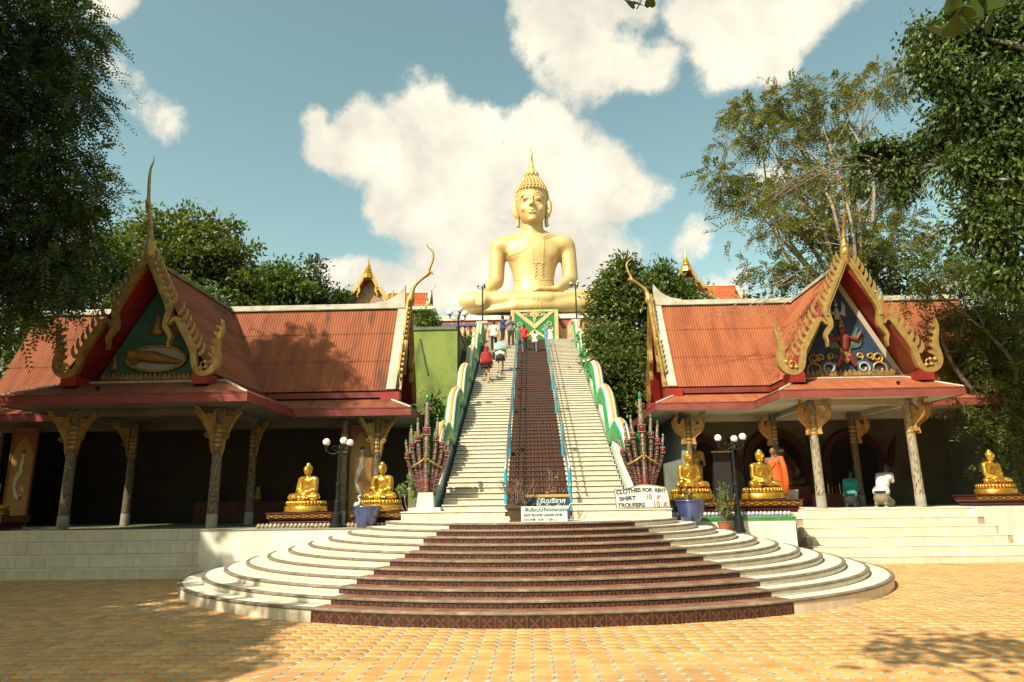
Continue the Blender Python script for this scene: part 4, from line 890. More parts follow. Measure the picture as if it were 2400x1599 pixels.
m.cap((1.8,45.1,15.85),(.9,44.85,15.72),.26,.24,12)
for i in range(4): m.cap((1.0,44.75+.12*i,15.72+.03*i),(-.25-.08*(i in (1,2)),44.7+.12*i,15.62+.03*i),.11,.085,8)
m.cap((1.1,44.7,15.82),(.35,44.6,15.86),.11,.08,8)
m.cap((-.9,46.3,15.1),(-4.25,45.2,15.0),1.0,.80,16); m.cap((1.15,46.3,15.1),(4.42,45.2,14.92),1.0,.80,16)
m.cap((-4.3,45.0,14.98),(1.2,44.35,14.98),.72,.46,16); m.cap((1.2,44.35,14.98),(3.7,44.65,15.36),.40,.17,12)
m.cap((4.4,44.95,14.72),(-1.2,44.3,14.36),.72,.42,16); m.cap((-1.2,44.3,14.36),(-3.3,44.35,14.16),.36,.14,12)
for s_, x in ((-1,-2.0),(1,2.2)): m.ell((x,45.6,14.6),(2.4,.9,.62),16,8)
body = blob(m, 'body', MT['gold'], .075, bd, 26)
bv = bvh_of(body)
for nm_, pts, r in (('robe_hem', [(1.75,20.42),(1.2,20.25),(.88,19.95),(.82,19.4),(.82,18.6),(.83,18.0)], .045), ('robe_hem', [(1.95,20.36),(1.4,20.12),(.98,19.85),(.92,19.3),(.92,18.6),(.92,18.0)], .045), ('robe_hem', [(.14,19.75),(.13,19.0),(.13,18.4),(.14,18.0)], .03), ('robe_edge', [(.1,19.75),(-.25,19.25),(-.65,18.95),(-1.2,18.78),(-1.55,18.72)], .03),
                    ('belt', [(-1.35,17.05),(-.9,16.88),(-.3,16.78),(.1,16.86),(.6,16.76),(1.2,16.86),(1.6,17.02)], .03), ('shin_crease', [(.05,15.42),(.12,15.0),(.08,14.75)], .03), ('shin_crease', [(.35,15.4),(.42,15.0),(.36,14.75)], .03), ('shin_crease', [(.25,14.7),(.3,14.4),(.25,14.1)], .03), ('shin_crease', [(.55,14.7),(.6,14.4),(.52,14.1)], .03)):
    P = cast_line(bv, pts, 40, .0)
    if len(P) > 3: m = MB(); m.tube(P, r, 6); m.build(nm_, MT['gold'], bd, smooth=True)
for s_, x0 in ((-1, .30), (1, .78)):
    P = []
    for i in range(25): z = 18.0-.042*i; P.append((x0+s_*(-.09)*math.sin(i*PI/3.0), z))
    Q = [cast(bv, x, z, 40, lift=.0) for x, z in P]; m = MB(); m.tube([q for q in Q if q], .05, 6); m.build('folded_hem', MT['gold'], bd, smooth=True)
P = cast_line(bv, [(.12,18.0),(.5,18.06),(.9,18.0)], 40, .0); m = MB(); m.tube(P, .05, 6); m.build('folded_hem', MT['gold'], bd, smooth=True)
# head
HX = BX+.02
m = MB(); m.ell((HX,46.95,22.95),(1.13,1.22,1.45),24,16); m.ell((HX,46.45,22.25),(.98,.92,1.28),24,16); m.ell((HX,46.25,21.75),(.72,.66,.72),20,12); m.ell((HX,45.82,21.36),(.34,.28,.26),12,8)
m.cap((HX,46.9,20.9),(HX,46.9,22),.78,.8,16)
m.cap((HX,45.64,23.15),(HX,45.36,22.42),.075,.14,10); m.ell((HX-.15,45.48,22.36),(.11,.13,.09),8,6); m.ell((HX+.15,45.48,22.36),(.11,.13,.09),8,6)
for s_ in (-1, 1):
    br = spline([(HX+s_*.07,45.58,23.02),(HX+s_*.24,45.62,23.30),(HX+s_*.48,45.72,23.38),(HX+s_*.75,45.95,23.2),(HX+s_*.9,46.2,22.95)], 4); m.tube(br, [.045]*len(br), 6)
    m.ell((HX+s_*.44,45.74,22.92),(.28,.15,.13),12,8)
    m.ell((HX+s_*.55,45.86,22.2),(.32,.22,.34),10,8)
m.cap((HX-.28,45.66,21.93),(HX-.06,45.52,21.96),.05,.075,8); m.cap((HX+.06,45.52,21.96),(HX+.28,45.66,21.93),.075,.05,8); m.cap((HX-.2,45.60,21.80),(HX+.2,45.60,21.80),.085,.085,8)
head = blob(m, 'head', MT['gold'], .042, bd, 4)
dark = mat('eye_paint', (.02,.015,.01), .4)
for s_ in (-1, 1):
    hb = bvh_of(head); P = cast_line(hb, [(HX+s_*.20,22.76),(HX+s_*.44,22.70),(HX+s_*.68,22.78)], 40, .0); m = MB(); m.tube(P, .028, 6); m.build('eye', dark, head, smooth=True)
    m = MB(); pts = spline([(HX+s_*1.12,46.85,23.25),(HX+s_*1.2,46.8,23.0),(HX+s_*1.17,46.75,22.4),(HX+s_*1.06,46.7,21.9),(HX+s_*1.02,46.7,21.4),(HX+s_*1.08,46.7,21.12)], 4); k = len(pts)
    m.tube(pts, [.08+.12*math.sin(PI*min(1,i/k*1.3)) if i < k*.6 else .10 for i in range(k)], 8, flat=1.6); m.build('ear', MT['gold'], head, smooth=True)
prof = [(1.2,22.7),(1.24,23.1),(1.22,23.5),(1.17,23.85),(1.08,24.15),(.97,24.4),(.82,24.65),(.67,24.88),(.53,25.05),(.3,25.15)]
m = MB(); rings = []
for r, z in prof:
    rings.append([(HX+r*math.cos(t)*.97, 47.02+r*math.sin(t)*1.0 + (max(0,(23.9-z))*.75 if math.sin(t) < 0 else 0)*(-math.sin(t)), z) for t in np.linspace(0, 2*PI, 29)[:-1]])
m.loft(rings); hair = m.build('hair', MT['gold'], bd, smooth=True)
m = MB(); PR = [Vector((r, 0, z)) for r, z in prof]; sp = spline([(r,0,z) for r, z in prof], 4)
zrow = [22.85,23.07,23.29,23.51,23.73,23.95,24.16,24.36,24.55,24.73,24.90,25.05]
for j, z in enumerate(zrow):
    r = np.interp(z, [q.z for q in sp], [q.x for q in sp]); n = max(10, int(2*PI*r/.25))
    for i in range(n):
        t = 2*PI*(i+.5*(j % 2))/n
        if math.sin(t) < -.30 and z < 23.78+.10*abs(math.cos(t)): continue
        yy = 47.02+r*math.sin(t) + (max(0,(23.9-z))*.75 if math.sin(t) < 0 else 0)*(-math.sin(t))
        m.ell((HX+r*math.cos(t)*.97, yy, z), .118, 7, 5)
m.build('hair_curls', MT['gold'], hair, smooth=True, kind='stuff')
m = MB(); m.lathe([(.3,25.08),(.44,25.2),(.50,25.38),(.46,25.58),(.32,25.78),(.19,25.95),(.13,26.3),(.08,26.7),(.03,27.1)], 16, (HX,47,0)); fl = m.build('flame_finial', MT['gold'], bd, smooth=True)
m = MB()
for i in range(9):
    a = 2*PI*i/9; m.ell((HX+.44*math.cos(a), 47+.44*math.sin(a), 25.38), (.13,.13,.24), 8, 6)
    m.tube([(HX+.18*(1-q)*math.cos(a+2.5*q), 47+.18*(1-q)*math.sin(a+2.5*q), 25.8+(1.3+.35*(i%3))*q) for q in np.linspace(0,1,7)], [.055*(1-.8*q) for q in np.linspace(0,1,7)], 5)
m.build('flame_petals', MT['gold'], fl, smooth=True)
m = MB(); m.tube([(HX,47,26.8),(HX-.06,47,27.6)], .02, 5); m.tube([(HX+.1,47.1,26.8),(HX+.14,47.1,27.4)], .015, 5); m.build('lightning_rods', MT['steel'], fl)

# ------------------------------------------------------------------ green wall, hill temples
gw = empty('green_wall_block', (-5.6, 27.2, 0), 'mould-stained lime green plastered block between the left roof and the stairs', 'building')
m = MB(); m.span(-9.5, -3.2, 27.2, 31.5, -.03, 8.55); m.build('wall', MT['greenwall'], gw)
m = MB(); m.span(-9.55, -3.15, 27.15, 31.55, 8.551, 8.68); m.build('coping', MT['moss'], gw)
for z in (5.0, 2.6): m = MB(); m.span(-9.4, -3.3, 27.17, 27.199, z, z+.03); m.build('string_course', mat('pale_crack_line', (.40,.44,.22), .8), gw)
m = MB(); m.tube([(-4.75,27.16,8.2),(-4.4,27.16,6.7)], .03, 6); m.build('drain_pipe', MT['moss'], gw)
for k in range(6):
    x, z = rng.uniform(-5.2,-3.4), rng.uniform(4.5,6.8); pts = [(x+.12*i, 27.19, z+rng.normal(0,.08)) for i in range(5)]
    m = MB(); m.tube(pts, .012, 4); m.build('crack', bpy.data.materials['pale_crack_line'], gw)
def hill_temple(cx, y, z0, s, label):
    T = empty('hill_temple', (cx, y, z0-6), label, 'temple', 'temples on the hill')
    gable(T, (cx, y, z0), (1,0,0), (0,-1,0), 2.6, 1.02, MT['goldshiny'], mat('temple_pediment', (.34,.22,.12), .6, c2=(.2,.1,.06), ns=6), chofa_scale=0, hs=1.12)
    m = MB(); m.lathe([(.5,2.3),(.42,2.6),(.34,2.75),(.38,2.85),(.26,3.0),(.30,3.1),(.18,3.3),(.2,3.38),(.1,3.6),(.06,3.9),(.01,4.35)], 8, (cx, y+.1, z0)); m.build('spire', MT['goldshiny'], T)
    for sg in (-1, 1):
        corr_patch('roof_sheet', (cx+sg*1.85, y if sg > 0 else y+6, z0), (0,sg,0), (-sg*1.85,0,2.75), 6, MT['tilered'], T, tiers=2, amp=.02)
    m = MB(); m.span(cx-2.6, cx+2.6, y+.3, y+8, z0-.35, z0-.02); m.build('cornice', MT['wallwhite'], T)
    m = MB(); m.span(cx-2.2, cx+2.2, y+.6, y+7.6, z0-7.5, z0-.351); m.build('wall', MT['cream'], T)
    xw0, xw1 = cx+s*1.2, cx+s*5.0; a_, b_ = min(xw0,xw1), max(xw0,xw1)
    corr_patch('roof_sheet', (a_, y+1.2, z0+.05), (1,0,0), (0,1.6,1.75), b_-a_, MT['tilered'], T, tiers=2, amp=.02)
    corr_patch('roof_sheet', (b_, y+4.4, z0+.05), (-1,0,0), (0,-1.6,1.75), b_-a_, MT['tilered'], T, tiers=2, amp=.02)
    m = MB(); m.beam((a_, y+2.8, z0+1.85), (b_, y+2.8, z0+1.85), .16, .12); m.build('ridge_cap', MT['wallwhite'], T)
    m = MB(); m.beam((xw1-s*.08, y+1.15, z0+.08), (xw1-s*.08, y+2.8, z0+1.95), .26, .08); m.build('verge', MT['wallwhite'], T)
    gable(T, (xw1, y+2.8, z0+.05), (0,s,0), (s,0,0), 1.75, .65, MT['goldshiny'], MT['red'], chofa_scale=.5, hs=1.45, fins=False)
    m = MB(); m.span(a_, b_+.6*(s>0), y+.7, y+5, z0-.3, z0-.05); m.build('eave_slab', MT['wallwhite'], T)
    m = MB(); m.span(a_+.2, b_-.3, y+1.2, y+4.6, z0-7.5, z0-.301); m.build('wing_wall', MT['darkwall'], T)
    for i in range(12): m = MB(); m.prism([(xw1-s*(-.35+.12*i)-.06, z0-.05),(xw1-s*(-.35+.12*i)+.06,z0-.05),(xw1-s*(-.35+.12*i),z0+.16)], lambda a, b, d: (a, d, b), y+.68, y+.74); m.build('gilded_antefix', MT['goldshiny'], T)
    return T
hill_temple(-13.88, 55, 17.95, 1, 'small gilded temple gable with orange roof above the left tree line')
hill_temple(13.35, 56, 18.3, 1, 'small temple with orange roof half hidden by trees on the right hill')
rs = empty('red_spire', (-18.6, 57, 12), 'thin red spire standing beyond the left trees', 'spire')
m = MB(); m.lathe([(.5,12),(.45,17),(.3,18),(.22,19.2),(.08,21),(.01,21.9)], 8, (-18.6,57,0)); m.build('shaft', MT['fascia'], rs)
# ------------------------------------------------------------------ golden statues on benches
BEN_M = mat('maroon_lacquer', (.10,.018,.014), .4, c2=(.06,.012,.01), ns=6)
def bench(x0, x1, y, zt, zb, label, nm=None):
    """low lacquered bench with gilded diamonds"""
    B = empty('statue_bench', ((x0+x1)/2, y, zb), label, 'bench', 'gilded statue benches')
    d = 1.0; H_ = zt-zb
    m = MB(); m.loft([[(x, yy, z) for x, yy in ((x0+k, y+k), (x1-k, y+k), (x1-k, y+d-k), (x0+k, y+d-k))] for k, z in ((.10,zb),(.10,zb+.05),(.05,zb+.08),(.08,zb+.12),(.02,zb+.15),(0,zb+.17),(0,zt-.03),(-.03,zt-.025),(-.03,zt))]); m.build('frame', BEN_M, B)
    n = max(3, int((x1-x0)/.21)); w = (x1-x0-.04)/n; hh = (H_-.22)/2; zc = zb+.17+hh+.005
    m = MB(); m.loft([[(a*w*.40, -.002, b*hh*.82) for a, b in ((-1,0),(0,-1),(1,0),(0,1))], [(a*w*.26, -.03, b*hh*.5) for a, b in ((-1,0),(0,-1),(1,0),(0,1))]]); dm = m.mesh('gilded_diamond'); dm.materials.append(MT['goldshiny'])
    m = MB(); m.prism([(-w*.5,hh*.9),(-w*.12,hh*.9),(-w*.5,hh*.25)], lambda a, b, q: (a, q, b), -.014, -.001); m.prism([(w*.5,hh*.9),(w*.12,hh*.9),(w*.5,hh*.25)], lambda a, b, q: (a, q, b), -.014, -.001)
    m.prism([(-w*.5,-hh*.9),(-w*.12,-hh*.9),(-w*.5,-hh*.25)], lambda a, b, q: (a, q, b), -.014, -.001); m.prism([(w*.5,-hh*.9),(w*.12,-hh*.9),(w*.5,-hh*.25)], lambda a, b, q: (a, q, b), -.014, -.001); tm = m.mesh('gilded_corner'); tm.materials.append(MT['goldshiny'])
    for i in range(n):
        c = Vector((x0+.02+w*(i+.5), y, zc))-wloc(B)
        link_mesh('gilded_diamond', dm, None, B, c); link_mesh('gilded_corners', tm, None, B, c)['kind'] = 'stuff'
    return B
def make_statue():
    S = empty('seated_statue', (0,0,0))
    m = MB(); m.lathe([(.50,0),(.515,.03),(.50,.06),(.505,.12),(.47,.15)], 32, sy=.86); m.build('drum', MT['goldshiny'], S, smooth=True)
    m = MB(); m.lathe([(.45,.151),(.455,.17),(.45,.25),(.40,.265)], 32, sy=.84); lb = m.build('lotus_seat', MT['goldshiny'], S, smooth=True)
    m = MB(); m.ell((0,0,0), (.042,.03,.05), 8, 6); pm = m.mesh('lotus_petal', True); pm.materials.append(MT['goldshiny'])
    for i in range(34): a = 2*PI*i/34; link_mesh('lotus_petal', pm, None, lb, (.452*math.cos(a), .452*.84*math.sin(a), .205), (0,0,a+PI/2))
    m = MB(); m.ell((0,.03,.38),(.21,.17,.14),14,10); m.ell((0,.03,.55),(.185,.118,.21),14,10); m.ell((0,.03,.68),(.20,.122,.14),14,10); m.cap((-.155,.035,.745),(.155,.035,.745),.078,.078,12); m.cap((0,.025,.76),(0,.015,.87),.060,.056,10)
    m.ell((0,.0,.965),(.098,.105,.115),16,12); m.ell((0,-.03,.915),(.066,.07,.075),12,8); m.cap((0,-.092,.985),(0,-.118,.945),.012,.019,6); m.ell((0,-.085,.90),(.03,.02,.012),8,6); m.ell((0,-.078,.872),(.026,.025,.02),8,6)
    m.ell((0,.015,1.045),(.075,.075,.05),10,8); m.ell((0,.015,1.09),(.055,.055,.04),10,8)
    for s in (-1, 1):
        m.ell((s*.04,-.082,.985),(.026,.014,.014),8,6); m.tube([(s*.012,-.098,1.0),(s*.04,-.098,1.017),(s*.07,-.075,1.005)], .006, 5)
        m.cap((s*.09,.015,1.0),(s*.092,.01,.885),.02,.014,8)
        m.cap((s*.20,.035,.735),(s*.225,.0,.51),.070,.064,12); m.cap((s*.225,-.01,.49),(s*.08,-.175,.425),.060,.038,10); m.cap((s*.15,.03,.68),(s*.17,.0,.5),.07,.06,10)
        m.cap((s*.08,.02,.35),(s*.34,-.10,.345),.11,.085,12); m.cap((s*.34,-.12,.335),(s*-.06,-.225,.325),.082,.058,12)
    m.ell((0,-.185,.415),(.105,.05,.028),10,6); m.ell((0,-.10,.33),(.25,.15,.08),12,8)
    for s in (-1, 1): m.cap((s*.07,-.235,.33),(s*.2,-.25,.315),.034,.026,8)
    body = blob(m, 'body', MT['goldshiny'], .0135, S, 3)
    bv_ = bvh_of(body)
    m = MB()
    for i in range(9):
        t = i/8; P = cast_line(bv_, [(.14-.03*t, .79-.02*t), (.05-.06*t, .73-.10*t), (-.03-.05*t, .69-.15*t), (-.11-.02*t, .69-.17*t), (-.16, .72-.16*t)], -1, .0, 6)
        if len(P) > 3: m.tube(P, .011, 5)
    for i in range(6): P = cast_line(bv_, [(.165+.012*i,.76-.02*i),(.20+.005*i,.66-.025*i),(.235,.60-.02*i)], -1, .0, 6); (m.tube(P, .009, 5) if len(P) > 3 else None)
    for s in (-1, 1):
        for i in range(6): P = cast_line(bv_, [(s*(.10+.045*i),.41-.008*i),(s*(.13+.045*i),.36),(s*(.12+.045*i),.31)], -1, .0, 6); (m.tube(P, .006, 5) if len(P) > 3 else None)
    m.build('robe_folds', MT['goldshiny'], body, smooth=True, kind='stuff')
    m = MB(); m.ell((0,.02,.998),(.102,.10,.092),14,10); hm_ = m.build('hair_cap', MT['goldshiny'], body, smooth=True)
    return S
st0 = make_statue()
spots = [(-5.60,16.45,1.455,-.30,1.02,'golden seated statue on the bench left of the black lamp on the left terrace'), (-3.82,16.45,1.455,-.18,1.02,'golden seated statue behind the left blue pot, beside the leafy plant'),
         (3.72,17.65,1.60,.26,1.09,'golden seated statue on a red lotus base behind the right blue pot'), (5.52,17.65,1.60,.30,1.10,'golden seated statue beside the orange-robed monk'),
         (12.95,20.3,1.64,.25,1.12,'golden seated statue in the shade under trees at the far right'), (-14.2,17.6,1.46,-.25,1.02,'golden seated statue cut off by the left picture edge')]
REDL = mat('red_lotus_enamel', (.36,.05,.03), .4, c2=(.45,.28,.08), ns=14, lo=.5, hi=.56)
for i, (x, y, z, rz, sc, lb) in enumerate(spots):
    o = st0 if i == 0 else copy_tree(st0); o.location = (x, y, z); o.rotation_euler = (0,0,rz); o.scale = (sc,)*3
    tag(o, lb, 'statue', 'golden seated statues')
    if i in (2, 3, 4):
        for ch in o.children:
            if ch.name.startswith('lotus_seat'):
                ch.data = ch.data.copy(); ch.data.materials[0] = REDL
                for p in ch.children: p.data = p.data if p.data.name == 'red_petal' else p.data
bench(-6.36, -4.86, 16.0, 1.455, 1.16, 'gilded maroon bench under the statue left of the lamp')
bench(-4.45, -3.14, 16.06, 1.455, 1.16, 'gilded maroon bench behind the left blue pot')
bench(3.18, 6.28, 17.15, 1.60, 1.29, 'long gilded maroon bench carrying two statues on the right terrace')
bench(12.05, 14.4, 19.8, 1.64, 1.32, 'gilded maroon bench in the shade at the far right')
bench(-14.95, -13.5, 17.2, 1.455, 1.12, 'gilded maroon bench at the left picture edge')
frt = empty('far_right_terrace', (13, 19.6, 0), 'white and green striped terrace below the far right statue', 'terrace')
m = MB(); m.span(11.75, 16, 19.6, 24, -.03, 1.13); m.build('wall', MT['wallwhite'], frt); m = MB(); m.span(11.72, 16, 19.57, 20.5, 1.131, 1.22); m.build('green_stripe', bpy.data.materials['green_paint'], frt)
m = MB(); m.span(13.0, 16, 18.2, 19.56, -.03, .62); m.build('lower_block', MT['wallwhite'], frt)
lotus_row(11.8, 15, 19.66, 1.28, frt, bpy.data.materials['blue_white_glaze'], MT['concrete'])

# ------------------------------------------------------------------ lamps
def lamp(x, y, z0, h, label, R=.32, gr=.085, rot=0.0, base=True, arms=3, group='black street lamps with globes'):
    Lm = empty('street_lamp', (x,y,z0), label, 'lamp', group)
    k = h/2.0; pr = [(.15,0),(.15,.06),(.12,.09),(.11,.32),(.075,.36),(.065,.60),(.075,.62),(.05,.66),(.045,.98),(.06,1.0),(.06,1.05),(.04,1.08),(.032,1.9),(.045,1.93),(.03,2.0)] if base else [(.07,0),(.07,.08),(.04,.12),(.03,1.9),(.045,1.93),(.03,2.0)]
    m = MB(); m.lathe([(r*(1 if base else 1.2), z0+q*k) for r, q in pr], 12, (x,y,0)); m.build('post', MT['black'], Lm, smooth=False)
    for i in range(arms):
        a = rot+2*PI*i/arms; d = Vector((math.cos(a), math.sin(a), 0)); t = Vector((x,y,z0+h))
        m = MB(); m.tube(spline([t-Vector((0,0,.12)), t+d*R*.4-Vector((0,0,.2)), t+d*R*.85-Vector((0,0,.16)), t+d*R-Vector((0,0,.02))], 4), .014, 6)
        m.tube([t+d*(.12+.07*math.cos(q)*(1-q/9))+Vector((0,0,-.08+.07*math.sin(q)*(1-q/9))) for q in np.linspace(0,6.5,14)], .010, 5)
        m.lathe([(.012,-.16),(.03,-.05),(.05,-.03),(.055,0)], 8, t+d*R); ao = m.build('arm', MT['black'], Lm)
        m = MB(); m.ell(t+d*R+Vector((0,0,gr*.92)), gr, 16, 12); m.build('globe', MT['globe'], ao, smooth=True)
    return Lm
lamp(-4.70, 15.9, 1.115, 1.85, 'black three-globe lamp between the two left golden statues', rot=PI)
lamp(4.58, 16.72, .86, 2.12, 'black three-globe lamp in front of the right golden statues', R=.33, rot=PI*1.02)
lamp(-3.10, 26.6, -.03, 9.05, 'tall green-black three-globe lamp in front of the lime green wall', R=.36, gr=.13, rot=2.9)
lamp(-2.88, 37.5, 11.58, 2.15, 'black lamp on the left stair-top pillar', R=.26, gr=.075, rot=PI, base=False, group='lamps on the stair-top pillars')
lamp(2.46, 37.5, 11.58, 2.12, 'black lamp on the right stair-top pillar', R=.26, gr=.075, rot=PI, base=False, group='lamps on the stair-top pillars')
gp = empty('grey_post', (4.2, 34, 5), 'thin grey post with a white cap among the trees right of the stairs', 'post')
m = MB(); m.lathe([(.05,5),(.05,9.3),(.07,9.32),(.07,9.38),(.03,9.42)], 8, (4.2,34,0)); m.build('shaft', MT['concrete'], gp); m = MB(); m.ell((4.2,34,9.5), .1, 8, 6); m.build('cap', MT['globe'], gp, smooth=True)

# ------------------------------------------------------------------ leaves
LEAF = {}
def leafmat(name, c, c2, isl=.35, transl=.28, rough=.45):
    if name not in LEAF: LEAF[name] = mat(name, c, rough, c2=c2, ns=1.1, isl=isl, transl=transl, spec=.4)
    return LEAF[name]
def leaf_mesh(P, D, Nn, L, W, fold=.18):
    """rhombic leaves folded along the midrib: P base (n,3), D direction, Nn normal, L length, W width"""
    n = len(P); D = D/np.linalg.norm(D, axis=1, keepdims=True); S = np.cross(D, Nn); S /= np.maximum(1e-6, np.linalg.norm(S, axis=1, keepdims=True)); Nn = np.cross(S, D)
    L = np.broadcast_to(np.asarray(L, float).reshape(-1,1), (n,1)); W = np.broadcast_to(np.asarray(W, float).reshape(-1,1), (n,1))
    a = P; b = P+D*L*.45+S*W*.5-Nn*W*fold; c = P+D*L; d = P+D*L*.45-S*W*.5-Nn*W*fold
    V = np.stack([a,b,c,d],1).reshape(-1,3); i = np.arange(n)*4
    Q = np.concatenate([np.stack([i,i+1,i+2],1), np.stack([i,i+2,i+3],1)])
    return V, Q
def rand_dirs(n, r, up=0.0, flat=1.0):
    d = r.normal(0,1,(n,3)); d[:,2] = d[:,2]*flat+up; return d/np.linalg.norm(d, axis=1, keepdims=True)
def clump_points(blobs, nclump, nleaf, spread, r, shell=.6):
    """leaf positions: clumps spread through ellipsoids (cx,cy,cz,rx,ry,rz)"""
    B = np.array(blobs, float); vol = B[:,3]*B[:,4]*B[:,5]; vol = vol**.75; idx = r.choice(len(B), nclump, p=vol/vol.sum())
    u = rand_dirs(nclump, r); rad = (shell+(1-shell)*r.random(nclump)**.5)[:,None]; rad *= (r.random(nclump)[:,None] < .82)*.0+1; C = B[idx,:3]+u*B[idx,3:6]*rad*(.55+.72*r.random((nclump,1))**1.4)
    k = r.integers(int(nleaf*.5), int(nleaf*1.5)+1, nclump); ci = np.repeat(np.arange(nclump), k)
    P = C[ci]+r.normal(0,1,(len(ci),3))*spread*np.array([1,1,.7]); out = (C-B[idx,:3]); out /= np.linalg.norm(out, axis=1, keepdims=True)
    return P, C, out[ci]
def branches(mb, root, tips, r0, r, sub=2, wob=.25, rt=.02):
    root = Vector(root)
    for t in tips:
        t = Vector(t); d = t-root; mid = root+d*.45+Vector(r.normal(0,1,3))*d.length*wob*.35+Vector((0,0,d.length*.10)); t = root+(t-root)*.9; path = spline([root, mid, t], 6)
        mb.tube(path, [r0*(1-i/(len(path)-1))+rt for i in range(len(path))], 6)
        for q in range(sub):
            p = path[int(len(path)*(.45+.4*r.random()))]; e = p+Vector(r.normal(0,1,3))*d.length*.13+d*.06; mb.tube(spline([p, (p+e)/2+Vector(r.normal(0,1,3))*.1, e], 3), [r0*.32*(1-i/6)+rt*.5 for i in range(7)], 5)
def tree(name, label, base, blobs, nclump, nleaf, spread, L, W, lm, seed, trunk_r=.25, bark=None, droop=.2, shell=.55, group=None, ntip=10, trunk_to=None, cat='tree', flat=.7):
    r = np.random.default_rng(seed); T = empty(name, base, label, cat, group); b0 = Vector(base)
    P, C, out = clump_points(blobs, nclump, nleaf, spread, r, shell)
    D = rand_dirs(len(P), r)*.75+out*.6; D[:,2] -= droop; N_ = rand_dirs(len(P), r, up=1.1)
    V, Q = leaf_mesh(P, D, N_, L*(.7+.6*r.random(len(P))), W*(.7+.6*r.random(len(P))))
    np_mesh('crown', V-np.array(base), Q, lm, T)
    m = MB(); B = np.array(blobs); cen = B[:,:3].mean(0) if trunk_to is None else np.array(trunk_to); fork = b0+(Vector(cen)-b0)*.55
    m.tube(spline([b0, b0+(fork-b0)*.5+Vector((r.normal(0,.12), r.normal(0,.12), 0)), fork], 5), [trunk_r*(1-.35*i/10) for i in range(11)], 10)
    tips = [tuple(C[i]) for i in r.choice(len(C), min(ntip, len(C)), replace=False)]
    branches(m, fork, tips, trunk_r*.45, r); m.build('trunk', bark or MT['trunk'], T, smooth=True)
    return T
# ------------------------------------------------------------------ pots, plants, signs
def pot(x, y, z, r, h, name, label, m, cat='pot', group=None, fill=True):
    B = empty(name, (x,y,z), label, cat, group)
    q = MB(); q.lathe([(r*.55,0),(r*.62,h*.02),(r*.80,h*.35),(r*.96,h*.75),(r*.98,h*.9),(r*1.05,h*.93),(r*1.05,h),(r*.95,h),(r*.92,h*.9),(r*.9,h*.86)], 28, (x,y,z)); q.build('body', m, B, smooth=True)
    if fill: q = MB(); q.lathe([(r*.9,h*.8),(r*.9,h*.88),(.01,h*.885)], 20, (x,y,z)); q.build('soil', MT['soil'], B)
    return B
pot(-4.02, 15.85, 1.116, .315, .47, 'blue_pot', 'left blue glazed pot at the edge of the left terrace', MT['bluepot'], group='large blue glazed pots')
pot(3.40, 16.35, 1.12, .335, .50, 'blue_pot', 'right blue glazed pot beside the clothes rental sign', MT['bluepot'], group='large blue glazed pots')
bf = empty('bird_figurine', (-4.2, 15.75, 1.55), 'small white long-necked bird figurine on the left blue pot', 'figurine')
q = MB(); q.ell((-4.2,15.75,1.62),(.07,.05,.055),10,8); q.cap((-4.24,15.75,1.63),(-4.27,15.75,1.55),.04,.02,8); q.tube(spline([(-4.17,15.75,1.65),(-4.15,15.75,1.71),(-4.19,15.75,1.77),(-4.165,15.75,1.81),(-4.13,15.75,1.80)],4), [.028]*6+[.018]*6+[.02]*4+[.008], 7); q.build('body', MT['wallwhite'], bf, smooth=True)
def sprigs(name, label, base, n, h, spread, L, W, lm, seed, per=14, cat='plant', tip_only=False, flowers=None, bark=None):
    r = np.random.default_rng(seed); T = empty(name, base, label, cat); b0 = np.array(base); m = MB(); Ps, Ds = [], []
    for i in range(n):
        a = r.uniform(0, 2*PI); e = b0+np.array([math.cos(a)*spread*r.random(), math.sin(a)*spread*.7*r.random(), h*(.55+.45*r.random())]); mid = b0+(e-b0)*.5+r.normal(0,.1,3)*spread
        path = spline([tuple(b0), tuple(mid), tuple(e)], 6); m.tube(path, [.012*(1-.6*k/12) for k in range(13)], 5)
        for k in range(per):
            p = np.array(path[int(12*(1-(.12 if tip_only else .7)*r.random()))]); d = r.normal(0,1,3); d[2] += .5; Ps.append(p); Ds.append(d)
    Ps, Ds = np.array(Ps), np.array(Ds); V, Q = leaf_mesh(Ps, Ds, rand_dirs(len(Ps), r, 1.0), L*(.7+.6*r.random(len(Ps))), W)
    np_mesh('leaves', V-b0, Q, lm, T); m.build('stems', bark or MT['trunk'], T, smooth=True)
    if flowers:
        fm, k, fr_ = flowers; V = []; 
        for i in range(k):
            c = Ps[r.integers(len(Ps))]+r.normal(0,.04,3)+np.array([0,0,.03])
            f = MB(); [f.ell(c+fr_*np.array([math.cos(a)*.8, math.sin(a)*.8, .2*math.sin(3*a)]), (fr_*.6, fr_*.6, fr_*.35), 6, 4) for a in np.linspace(0, 2*PI, 6)[:-1]]; f.build('blossom', fm, T, smooth=True)
    return T
paleleaf = leafmat('pale_succulent_leaf', (.16,.24,.07), (.26,.32,.14), .2, .2)
midleaf = leafmat('mid_green_leaf', (.055,.11,.018), (.09,.15,.03), .4)
sprigs('leafy_shrub', 'pale green rosette shrub beside the left naga heads', (-3.05,16.4,1.12), 9, 1.15, .42, .13, .06, paleleaf, 3, per=22, tip_only=True, bark=MT['barkpale'])
pot(4.22, 16.62, .86, .16, .26, 'terracotta_pot', 'small terracotta pot at the foot of the right lamp', MT['terracotta'])
sprigs('potted_shrub', 'small yellow-green shrub growing in the terracotta pot', (4.22,16.62,1.08), 14, .95, .34, .09, .038, leafmat('yellow_green_leaf', (.12,.17,.03), (.2,.2,.05), .3), 5, per=26)
